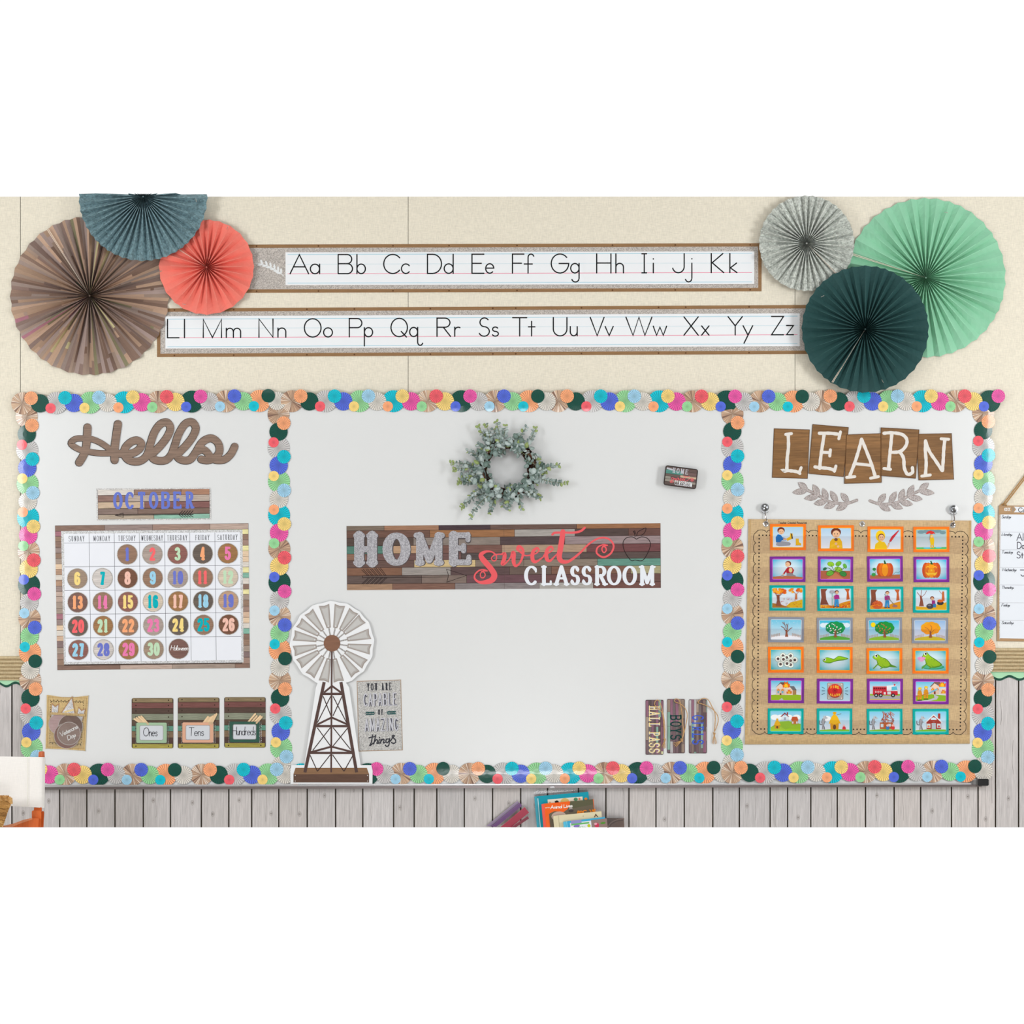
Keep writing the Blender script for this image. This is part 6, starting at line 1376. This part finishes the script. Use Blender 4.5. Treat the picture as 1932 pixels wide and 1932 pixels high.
def three_houses(g):
    g.grad((130, 206, 238), (232, 242, 248)); 
    for x in (14, 34, 60, 86): g.e(x, 20, 14, 9, (246, 248, 250))
    g.p([(0, 54), (30, 34), (60, 32), (100, 42), (100, 66), (0, 66)], (150, 196, 50)); g.p([(0, 66), (0, 52), (30, 50), (60, 66)], (170, 210, 60)); g.p([(40, 66), (70, 50), (100, 46), (100, 66)], (156, 204, 40)); straw_hut(g, 22, 58, .95)
    g.r(36, 16, 60, 30, (220, 232, 240)); g.p([(32, 18), (47, 4), (62, 18), (58, 18), (47, 9), (37, 18)], (150, 50, 60)); g.r(54, 3, 58, 12, (150, 50, 60)); g.l([(34, 29), (61, 29)], 1, (150, 60, 60)); g.r(44, 20, 51, 29, (160, 170, 190))
    g.p([(68, 30), (72, 18), (88, 18), (93, 30)], (196, 84, 50)); g.r(70, 30, 91, 43, (200, 120, 60)); g.r(71, 34, 76, 41, (226, 230, 240)); g.r(85, 34, 90, 41, (226, 230, 240))
def straw_wolf(g):
    g.grad((120, 204, 236), (238, 240, 248)); g.e(24, 24, 14, 9, (246, 248, 250)); g.p([(0, 62), (50, 58), (100, 60), (100, 66), (0, 66)], (130, 200, 60)); wolf(g, 11, 60, 1.0); straw_hut(g, 50, 60, 1.65); g.l([(58, 12), (72, 8)], 1.4, (120, 90, 40)); g.p([(76, 60), (78, 50), (84, 48), (88, 54), (88, 60)], (220, 50, 60)); g.e(82, 47, 3.4, 3, (246, 190, 190))
def sticks_wolf(g):
    g.grad((130, 206, 238), (238, 240, 248)); g.p([(0, 62), (50, 58), (100, 60), (100, 66), (0, 66)], (130, 200, 60)); wolf(g, 11, 60, 1.0); g.r(34, 36, 78, 58, (192, 100, 50)); g.r(37, 41, 46, 52, (210, 230, 240)); g.r(62, 41, 71, 50, (210, 230, 240)); rr = random.Random(4)
    for _ in range(22): x, y = rr.uniform(42, 82), rr.uniform(4, 32); a = rr.uniform(-1.2, 1.2); g.l([(x-9*math.cos(a+1.2), y-9*math.sin(a+1.2)), (x+9*math.cos(a+1.2), y+9*math.sin(a+1.2))], 1.8, rr.choice([(190, 80, 40), (160, 70, 40), (214, 110, 60)]))
    for x, c in ((60, (60, 120, 180)), (78, (214, 60, 60))): g.e(x, 54, 6, 7, c); g.e(x, 46, 4.6, 4, (246, 190, 180))
def brick_wolf(g):
    g.grad((130, 206, 238), (236, 242, 248)); g.p([(0, 62), (50, 58), (100, 60), (100, 66), (0, 66)], (130, 200, 60)); wolf(g, 16, 60, 1.0); B = (176, 62, 50); g.r(74, 6, 82, 24, B); g.p([(36, 34), (60, 13), (84, 34), (84, 58), (36, 58)], B); g.p([(30, 36), (60, 8), (90, 36), (87, 38), (60, 13), (33, 38)], (236, 240, 244)); g.e(60, 27, 10, 8, (210, 236, 246)); g.r(48, 27, 72, 34, B); g.r(53, 38, 67, 58, (196, 204, 212)); g.r(37, 40, 49, 54, (226, 236, 240)); g.r(71, 40, 83, 54, (226, 236, 240)); g.e(43, 49, 3.6, 3.6, (244, 160, 90)); g.e(77, 49, 3.6, 3.6, (220, 80, 80))
ORc, PUc, TEc, GRc = (252, 124, 36), (124, 46, 150), (0, 168, 162), (142, 146, 160)
INN = {ORc: (252, 170, 40), PUc: (190, 90, 200), TEc: (90, 206, 200), GRc: (190, 200, 212)}
CARDS = [
 (ORc, [(1452.8, 988.6, 1520.5, 1037.9, sit_boots, 'boy pulling on yellow boots'), (1543.5, 991.2, 1611, 1040.2, yellow_boy, 'boy in a yellow coat'), (1636.8, 993.4, 1704.6, 1041.2, hood_umbrella, 'child in a yellow hood with a furled red umbrella'), (1723.2, 994, 1791.2, 1041.7, rain_walk, 'child walking under an open red umbrella')]),
 (PUc, [(1452.5, 1050, 1519.6, 1098, planting, 'boy in a red top planting seeds'), (1543, 1049.8, 1609.6, 1097.8, vine, 'green leafy vine sprouting'), (1636, 1049.6, 1703.4, 1097.6, pumpkin, 'plain orange pumpkin'), (1723.6, 1050.3, 1791, 1098.4, lambda g: pumpkin(g, True), 'smiling carved pumpkin')]),
 (TEc, [(1451.6, 1104.2, 1519.6, 1152, lambda g: autumn(g, 0), 'autumn trees dropping leaves'), (1541.8, 1105.8, 1610.4, 1153, lambda g: autumn(g, 1), 'boy holding a rake upright'), (1636, 1107, 1704.6, 1154.8, lambda g: autumn(g, 2), 'boy raking leaves beside a leaf pile'), (1722.6, 1107.8, 1791.4, 1156, lambda g: autumn(g, 3), 'boy bagging leaves in black bags')]),
 (GRc, [(1449.4, 1164, 1516.6, 1211.6, lambda g: tree_card(g, None, None, True, sky=((110, 200, 232), (226, 238, 246))), 'bare tree in snow'), (1541, 1165.4, 1608.8, 1213, lambda g: tree_card(g, (20, 150, 80), 'blossom'), 'green tree with white blossom'), (1634, 1165.4, 1701.8, 1213.6, lambda g: (tree_card(g, (30, 150, 60), 'apple', ground=(150, 200, 50)), g.e(14, 14, 8, 8, (250, 216, 20))), 'green tree with fruit under a yellow sun'), (1720.4, 1165.4, 1788.8, 1213.6, lambda g: tree_card(g, (246, 160, 30), 'leaf', ground=(216, 196, 50), sky=((150, 186, 226), (232, 234, 246))), 'orange autumn tree')]),
 (ORc, [(1449, 1220.4, 1516.4, 1269, eggs, 'cluster of frog eggs'), (1541, 1220.8, 1608.6, 1269.6, tadpole, 'green tadpole'), (1634.8, 1222.6, 1702.4, 1271.2, lambda g: frog(g, False), 'young frog with a tail'), (1721.6, 1222.6, 1789.8, 1270.8, lambda g: frog(g, True), 'frog on a lily pad by a pink flower')]),
 (PUc, [(1449.4, 1278.8, 1517, 1326.4, house_fire, 'burning house'), (1541.2, 1280.4, 1609.4, 1327.4, alarm, 'red fire alarm bell'), (1635.6, 1280.4, 1703.6, 1327.8, engine, 'red fire engine'), (1722.6, 1280.8, 1790, 1328.4, hose, 'two firefighters spraying a burning house')]),
 (TEc, [(1448.4, 1336.4, 1516.2, 1384.6, three_houses, 'three little houses on green hills'), (1541, 1336.4, 1608, 1385.4, straw_wolf, 'wolf beside a yellow straw house'), (1635.2, 1337.2, 1702.8, 1385.4, sticks_wolf, 'wolf blowing a stick house apart'), (1722, 1337.4, 1790, 1385.8, brick_wolf, 'wolf beside a red brick house')])]
FN = {ORc: 'orange', PUc: 'purple', TEc: 'teal', GRc: 'grey'}
rng = random.Random(50)
for row, (bc, cards) in enumerate(CARDS):
    for (x0, y0, x1, y1, fn, desc) in cards:
        sk = rng.uniform(-.5, .5); mb = MB(); mb.jit = 1e-5; d = dC+.0012
        q4 = quadmap((x0+sk*.5, y0), (x1+sk*.5, y0+sk), (x1-sk*.5, y1+sk), (x0-sk*.5, y1))
        # the card leans a little off the sheet towards its top
        mb.wf = (lambda y0, y1: (lambda px, py, dd: W(px, py, dd+.0014*(y1-py)/(y1-y0))))(y0, y1)
        mb.xf = q4; mb.slab([(0, 0), (1, 0), (1, 1), (0, 1)], d-.0004, d, INK, L(bc))
        mx, my = .082, .115
        pts = [(a, b) for a, b in rrect(0, 0, 100, 100, 7)]
        mb.poly([(mx*.72+(1-1.44*mx)*a/100, my*.72+(1-1.44*my)*b/100) for a, b in pts], d+.00008, INK, L(INN[bc]))
        o = mb.build('picture_card', org=W((x0+x1)/2, y1, d))
        t = MB(); t.wf = mb.wf
        g = Pic(t, lambda x, y: q4(mx+(1-2*mx)*min(100, max(0, x))/100, my+(1-2*my)*min(66, max(0, y))/66), d+.0001)
        fn(g); t.build('picture', o)
        tag(o, '%s-bordered picture card showing %s' % (FN[bc], desc), 'picture card', 'picture cards in the pocket chart')

# ------------------------------------------------------------------ weekly chart hanging at the right edge
wk = empty('weekly_chart', W(1940, 1210, .004), 'brown-framed white weekly chart hung from twine at the right edge', 'chart')
mb = MB(); mb.slab([(1884.5, 953.5), (1990, 955), (1990, 1211), (1881, 1209.5)], .003, .006, WOODM, L((178, 142, 104)))
mb.stroke([(1885.5, 972), (1886, 1206)], 1.4, .0062, GALVF, L((190, 186, 180)))
mb.poly([(1887.5, 970.5), (1990, 971), (1990, 1206), (1885.5, 1204)], .0062, CARD, L((232, 236, 244)))
mb.poly([(1913, 955.8), (1990, 957), (1990, 967.5), (1913, 966.5), (1917, 961)], .0062, CARD, L((230, 232, 238)))
mb.poly([(1909, 955), (1914, 961), (1909, 967), (1911, 961)], .0063, INK, L((150, 140, 130)))
for k in range(4): mb.ell(1896+k*3, 959.4-k*.1, 2, .9, .0063, INK, L((240, 240, 240)), n=8, rot=-50); mb.ell(1896+k*3, 962.6, 2, .9, .0063, INK, L((240, 240, 240)), n=8, rot=50)
for k in range(1, 7): y = 970.5+k*33.3; mb.stroke([(1887, y), (1990, y+.6)], .5, .0063, INK, L((168, 168, 178)))
mb.build('chart_board', wk)
mb = MB()
for k, s in enumerate(('Sunday', 'Monday', 'Tuesday', 'Wednesday', 'Thursday', 'Friday', 'Saturday')):
    mstext(mb, s, 1889.5, 977.5+k*33.3, 5.2, .75, .0064, INK, L((48, 50, 60)), gap=.08, slant=.25, xs=.98 if k != 3 else .9, join=True)
mstext(mb, 'Co', 1921.5, 966, 8, 1.1, .0065, INK, L((50, 50, 60)))
mstext(mb, 'Al', 1918.5, 1019.5, 13, 1.4, .0064, INK, L((56, 50, 64)), gap=.2, xs=.75); mstext(mb, 'Do', 1919.5, 1035, 12, 1.4, .0064, INK, L((56, 50, 64)), xs=.75); mstext(mb, 'St', 1918.5, 1053, 12, 1.4, .0064, INK, L((56, 50, 64)), xs=.85); mstext(mb, 'J', 1926, 1087, 12, 1.4, .0064, INK, L((56, 50, 64)))
mb.stroke([(1925, 1075.5), (1936, 1075.5)], 1.4, .0064, INK, L((56, 50, 64)))
mb.build('lettering', wk)
mb = MB()
for off in (-1.2, 1.2):
    pts = [W(1894+t*66+off, 952-t*86+off, .009+.0015*math.sin(t*60+off)) for t in [i/24 for i in range(25)]]
    mb.tube(pts, .0018, TWINE, L((184, 142, 92)), n=6)
for k in range(3): mb.tube([W(1888+k*2, 953, .006), W(1893+k, 949.5, .0105), W(1899, 953+k, .006)], .0013, TWINE, L((176, 136, 88)), n=6)
mb.build('twine', wk)

# ------------------------------------------------------------------ things in front of the board wall, bottom edge
# books in a clear wall rack
def book(c, w, h, th, ang, d, cover, spine, label, art, pages=(238, 230, 210)):
    """c = top-left corner pixel; leans clockwise by ang; clipped at the lower edge of what the photo shows"""
    ca, sa = math.cos(math.radians(ang)), math.sin(math.radians(ang))
    T = lambda x, y: (c[0]+x*ca-y*sa, c[1]+x*sa+y*ca)
    def clipy(pts):
        out = []; n = len(pts)
        for i in range(n):
            a, b = pts[i], pts[(i+1) % n]
            if a[1] <= BOT: out.append(a)
            if (a[1] < BOT) != (b[1] < BOT): t = (BOT-a[1])/(b[1]-a[1]); out.append((a[0]+(b[0]-a[0])*t, BOT))
        return out
    root = empty('book', W(T(w/2, 0)[0], BOT, d), label, 'book', 'books in the clear rack')
    mb = MB(); cov = clipy([T(*p) for p in ((0, 0), (w, 0), (w, h), (0, h))])
    mb.slab(cov, d+th-.0015, d+th, CARD, L(cover)); mb.slab(cov, d, d+.0015, CARD, L(cover)); mb.build('cover', root)
    mb = MB(); mb.slab(clipy([T(*p) for p in ((1, 1.2), (w-1.5, 1.2), (w-1.5, h), (1, h))]), d+.0015, d+th-.0015, CARD, L(pages)); mb.build('page_block', root)
    mb = MB(); mb.slab(clipy([T(*p) for p in ((-2.6, .6), (2.5, 0), (2.5, h), (-2.6, h))]), d+.0005, d+th+.0006, GLOSSY, L(spine)); mb.build('spine', root)
    mb = MB()
    class G:
        z = d+th+.0003
        def p(s, pts, col):
            s.z += .00008; q_ = clipy([T(*p) for p in pts])
            if len(q_) > 2: mb.poly(q_, s.z, INK, L(col))
        def e(s, x, y, rx, ry, col, n=14): s.p([(x+rx*math.cos(6.2832*i/n), y+ry*math.sin(6.2832*i/n)) for i in range(n)], col)
        def t(s, txt, x, y, hh, w_, col, **k):
            mb.xf = T; s.z += .00008
            mstext(mb, txt, x, y, hh, w_, s.z, INK, L(col), **k); mb.xf = None
    art(G())
    if mb.v:
        zz = W(0, BOT, d+th)[2]
        mb.v = [Vector((p[0], p[1], max(p[2], zz))) for p in mb.v]
        mb.build('cover_print', root)
def art1(g):
    g.p([(22, 8), (88, 8), (88, 60), (22, 60)], (240, 232, 214)); g.e(39, 16, 4, 5, (36, 34, 34)); g.p([(35, 12), (42, 12), (42, 24), (38, 24)], (36, 34, 34)); g.e(54, 14, 8, 6, (228, 196, 120)); g.e(75, 12, 4, 3, (90, 150, 110)); g.e(82, 12, 2, 2, (226, 130, 90)); g.e(94, 13, 3, 2.4, (240, 140, 60)); g.e(26, 15, 2, 3, (226, 180, 130))
    g.p([(3.2, 4), (4.6, 4), (4.6, 70), (3.2, 70)], (206, 240, 244))
def art2(g):
    g.p([(10, 0), (95, 0), (95, 60), (10, 60)], (98, 96, 74)); g.p([(10, 18), (95, 10), (95, 60), (10, 60)], (110, 100, 84))
    g.p([(0, 0), (52, 0), (50, 8), (46, 14), (38, 19), (28, 17), (20, 16), (12, 19), (6, 24), (0, 26)], (250, 106, 40)); g.e(28, 26, 14, 9, (198, 176, 164)); g.e(52, 14, 3, 5, (170, 160, 156)); g.e(52, 18, 5, 3, (80, 70, 66)); g.t('Animal Lives', 14, 11, 6, 1.1, (250, 246, 240), slant=.1)
    for k, ch in enumerate('ARC WE'): g.t(ch, 62+k*6.4, 26+(k % 2), 6.5, 1.7, (246, 140, 40))
    g.t('series', 4, 9, 3, .5, (250, 220, 200))
def art3(g):
    g.p([(74, 10), (78, 3.5), (82, 10), (80, 10), (78, 6.5), (76, 10)], (90, 60, 40)); g.e(54, 6, 1, 1.5, (196, 180, 150)); g.p([(7, 0), (8, 0), (8, 60), (7, 60)], (206, 196, 160))
def art4(g):
    g.p([(10, 4), (50, 4), (50, 30), (10, 30)], (236, 238, 244)); g.p([(12, 0), (32, 0), (32, 8), (12, 8)], (150, 150, 206)); g.p([(12, 6), (46, 6), (46, 9), (12, 9)], (110, 190, 110)); g.e(28, 17, 13, 4, (80, 176, 60)); g.t('PLAN', 20, 19, 5, .8, (240, 246, 230)); g.e(22, 11, 6, 2.5, (140, 120, 196)); g.e(45, 13, 3, 3, (200, 210, 60)); g.p([(50, 3), (80, 3), (80, 30), (50, 30)], (150, 128, 122)); g.e(60, 14, 4, 5, (206, 60, 90)); g.e(72, 11, 5, 2, (90, 150, 60)); g.e(58, 11, 3, 2, (240, 170, 190)); g.p([(3, 0), (5, 0), (5, 30), (3, 30)], (120, 210, 236))
book((1010.5, 1502.5), 100, 90, .012, -5.0, .012, (0, 156, 178), (0, 150, 172), 'turquoise picture book at the back of the rack, leaning', art1)
book((1024, 1516.5), 96, 80, .009, -5.2, .027, (250, 106, 40), (236, 74, 50), 'orange and olive animal book, second from the back', art2)
book((1046, 1539), 89, 60, .009, -5.5, .038, (232, 220, 184), (222, 210, 172), 'cream-coloured book with a small roof drawing, in the middle of the rack', art3)
book((1065, 1550), 77, 50, .008, -6.5, .049, (60, 176, 220), (70, 190, 226), 'light blue book with a green title panel, at the front of the rack', art4)
rk = empty('book_rack', W(1090, BOT, .004), 'clear acrylic wall rack holding the picture books', 'rack')
mb = MB(); mb.poly([(1007.5, 1495), (1012, 1491.5), (1110, 1491.5), (1118, BOT), (1022, BOT)], .0065, ACRYL, WHITE); mb.build('back_plate', rk)
mb = MB(); mb.poly([(1142, 1540), (1176.5, 1541.5), (1176.5, BOT), (1142, BOT)], .03, ACRYL, WHITE); mb.build('front_plate', rk)
# brown bag right of the books
bg = MB(); bg.slab([(1141, 1543), (1176.8, 1544), (1177.8, BOT), (1144, BOT)], .008, .026, CARD, L((92, 72, 64)))
arcp = [(1147, BOT), (1152, 1553), (1163, 1547), (1177, 1545)]
bg.stroke(smooth(arcp, 5), 2.2, .0265, CARD, L((132, 108, 98))); bg.slab([(1150, BOT), (1154, 1555.5), (1164, 1550), (1177, 1548), (1177.4, BOT)], .026, .028, CARD, L((118, 94, 84)))
tag(bg.build('leather_case'), 'dark brown leather case at the right end of the book rack', 'case')
# folders
FC = [((140, 122, 150), 0, 'pale lilac plastic folder at the left of the slanted bundle'), ((98, 54, 112), 5, 'purple plastic folder in the slanted bundle'), ((160, 22, 58), 12, 'crimson plastic folder in the middle of the slanted bundle'), ((116, 14, 44), 24, 'dark red plastic folder at the right of the slanted bundle')]
for k, (c, off, lab) in enumerate(FC):
    top = [(976.5, 1511.5), (981, 1515), (990, 1523), (995.5, 1540)][k]; wd = [6, 7, 13, 5][k]
    ang = math.radians(40 if k < 3 else 34); ux, uy = -math.cos(ang), math.sin(ang); nx, ny = math.sin(ang), math.cos(ang)
    ln = (BOT-top[1])/uy; pts = [(top[0], top[1]), (top[0]+nx*wd, top[1]+ny*wd)]
    l2 = (BOT-pts[1][1])/uy; pts += [(pts[1][0]+ux*l2, BOT), (top[0]+ux*ln, BOT)]
    mb = MB(); mb.slab(pts, .010+k*.006, .014+k*.006, GLOSSY, L(c)); mb.stroke([pts[0], pts[3]], .8, .0142+k*.006, PLASTIC, L([min(255, q_*1.25) for q_ in c])); mb.v = [Vector((p[0], p[1], max(p[2], W(0, BOT, .03)[2]))) for p in mb.v]
    tag(mb.build('plastic_folder'), lab, 'folder', 'plastic folders in the slanted bundle')

# director's chair, top right corner of its back
cd = .34
ch = empty('canvas_chair', W(40, BOT, cd), 'folding chair with off-white canvas back and orange-brown wooden posts', 'chair')
mb = MB(); ring = []
n = 22; pathx = [(-70, 0), (0, 0), (40, -.004), (66, -.006), (78, -.004), (84, .004), (85.6, .014), (83, .022), (76, .026), (60, .022), (-70, .018)]
pp = smooth(pathx, 4)
for i in range(len(pp)-1):
    (xa, da), (xb, db) = pp[i], pp[i+1]
    ya0, ya1 = 1427.2+max(0, xa)*.015, 1427.2+max(0, xb)*.015
    yb = lambda x: 1519.5+x*.055 if x > 0 else 1519.5
    m = 6
    for j in range(m):
        t0, t1 = j/m, (j+1)/m
        sx = lambda x, t: x-(1.6*t if x > 20 else 0)
        mb.face3([W(sx(xa, t0), ya0+(yb(xa)-ya0)*t0, cd-da), W(sx(xb, t0), ya1+(yb(xb)-ya1)*t0, cd-db), W(sx(xb, t1), ya1+(yb(xb)-ya1)*t1, cd-db), W(sx(xa, t1), ya0+(yb(xa)-ya0)*t1, cd-da)], CANVAS, L((248, 244, 240)))
cb = mb.build('canvas_back', ch, merge=True, smooth=True)
mb = MB(); mb.tube([W(52.5, 1430+i*15.1, cd+.0085) for i in range(7)], .0006, CANVAS, L((238, 236, 224)), 4); mb.build('seam', cb)
pr = [(78.5, 1417.5, .004), (78.5, 1418.5, .0078), (78.3, 1432, .0088), (77.4, 1480, .009), (75.6, 1523, .010)]
mb = MB(); mb.tube([W(x, y, cd-.010) for x, y, r in pr], [r for _, _, r in pr], ORWOOD, L((206, 98, 40)), n=14); mb.build('back_post', ch, smooth=False)
mb = MB(); 
mb.slab(rrect(60, 1529, 78, 1561, 3), cd-.022, cd+.012, ORWOOD, L((226, 112, 52)))
mb.slab(rrect(64, 1523, 79, 1531, 2), cd-.02, cd+.004, ORWOOD, L((216, 106, 50)))
mb.slab([(77, 1531), (82, 1530), (83.5, 1533), (82, 1561), (77, 1561)], cd-.026, cd+.002, ORWOOD, L((200, 92, 36)))
mb.build('post_block', ch)
mb = MB(); mb.slab([(0-40, 1561), (-20, 1559), (10, 1557.5), (40, 1550), (62, 1543.5), (74, 1544), (72, 1561)], cd-.015, cd+.022, ORWOOD, L((214, 104, 50)))
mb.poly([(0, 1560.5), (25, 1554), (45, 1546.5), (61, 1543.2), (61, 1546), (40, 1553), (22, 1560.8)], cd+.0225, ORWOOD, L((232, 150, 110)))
mb.build('arm_rest', ch)
# woven bag hanging at the chair
sb = empty('woven_basket', W(5, BOT, cd+.07), 'straw-coloured woven basket corner in front of the chair', 'basket')
mb = MB(); dk = cd+.055
cont = [(1504, 13), (1507, 19.5), (1512, 21.5), (1520, 19.5), (1528, 15.5), (1537, 12.5), (1548, 9), (1558, 5.5), (1561, 4.5)]
def rx(y):
    for (a, xa), (b, xb) in zip(cont, cont[1:]):
        if a <= y <= b: return xa+(xb-xa)*(y-a)/(b-a)
    return cont[-1][1]
body = [(-40, 1504)]+[(x, y) for y, x in cont]+[(-40, 1561)]
mb.slab(body, dk, dk+.03, TWINE, L((168, 124, 72))); mb.build('body', sb)
mb = MB(); rng = random.Random(8)
for k in range(40):
    y0 = 1504+k*2.1; pts = []
    for i in range(8):
        y = y0+i*2.2-8; x = -30+i*8.5
        if y > 1560: break
        y = max(y, 1503.5); x = min(x, rx(y)-.5); pts.append(W(x, y, dk+.030+.003*math.sin(i*1.3+k)))
    if len(pts) > 2: mb.tube(pts, .0016, TWINE, L(rng.choice([(206, 160, 98), (184, 138, 80), (222, 182, 124), (150, 108, 62)])), n=5)
mb.build('weave', sb)
mb = MB()
for k in range(9):
    a = k/9; mb.tube([W(-8+k*3, 1506+abs(k-4)*.3, dk+.026), W(-3+k*3, 1502.5+max(0, k-6)*2.0, dk+.04), W(1+k*2.6, 1509+max(0, k-5)*2.2, dk+.032)], .0035, TWINE, L(rng.choice([(222, 176, 116), (196, 146, 88)])), n=7)
mb.build('braided_rim', sb)
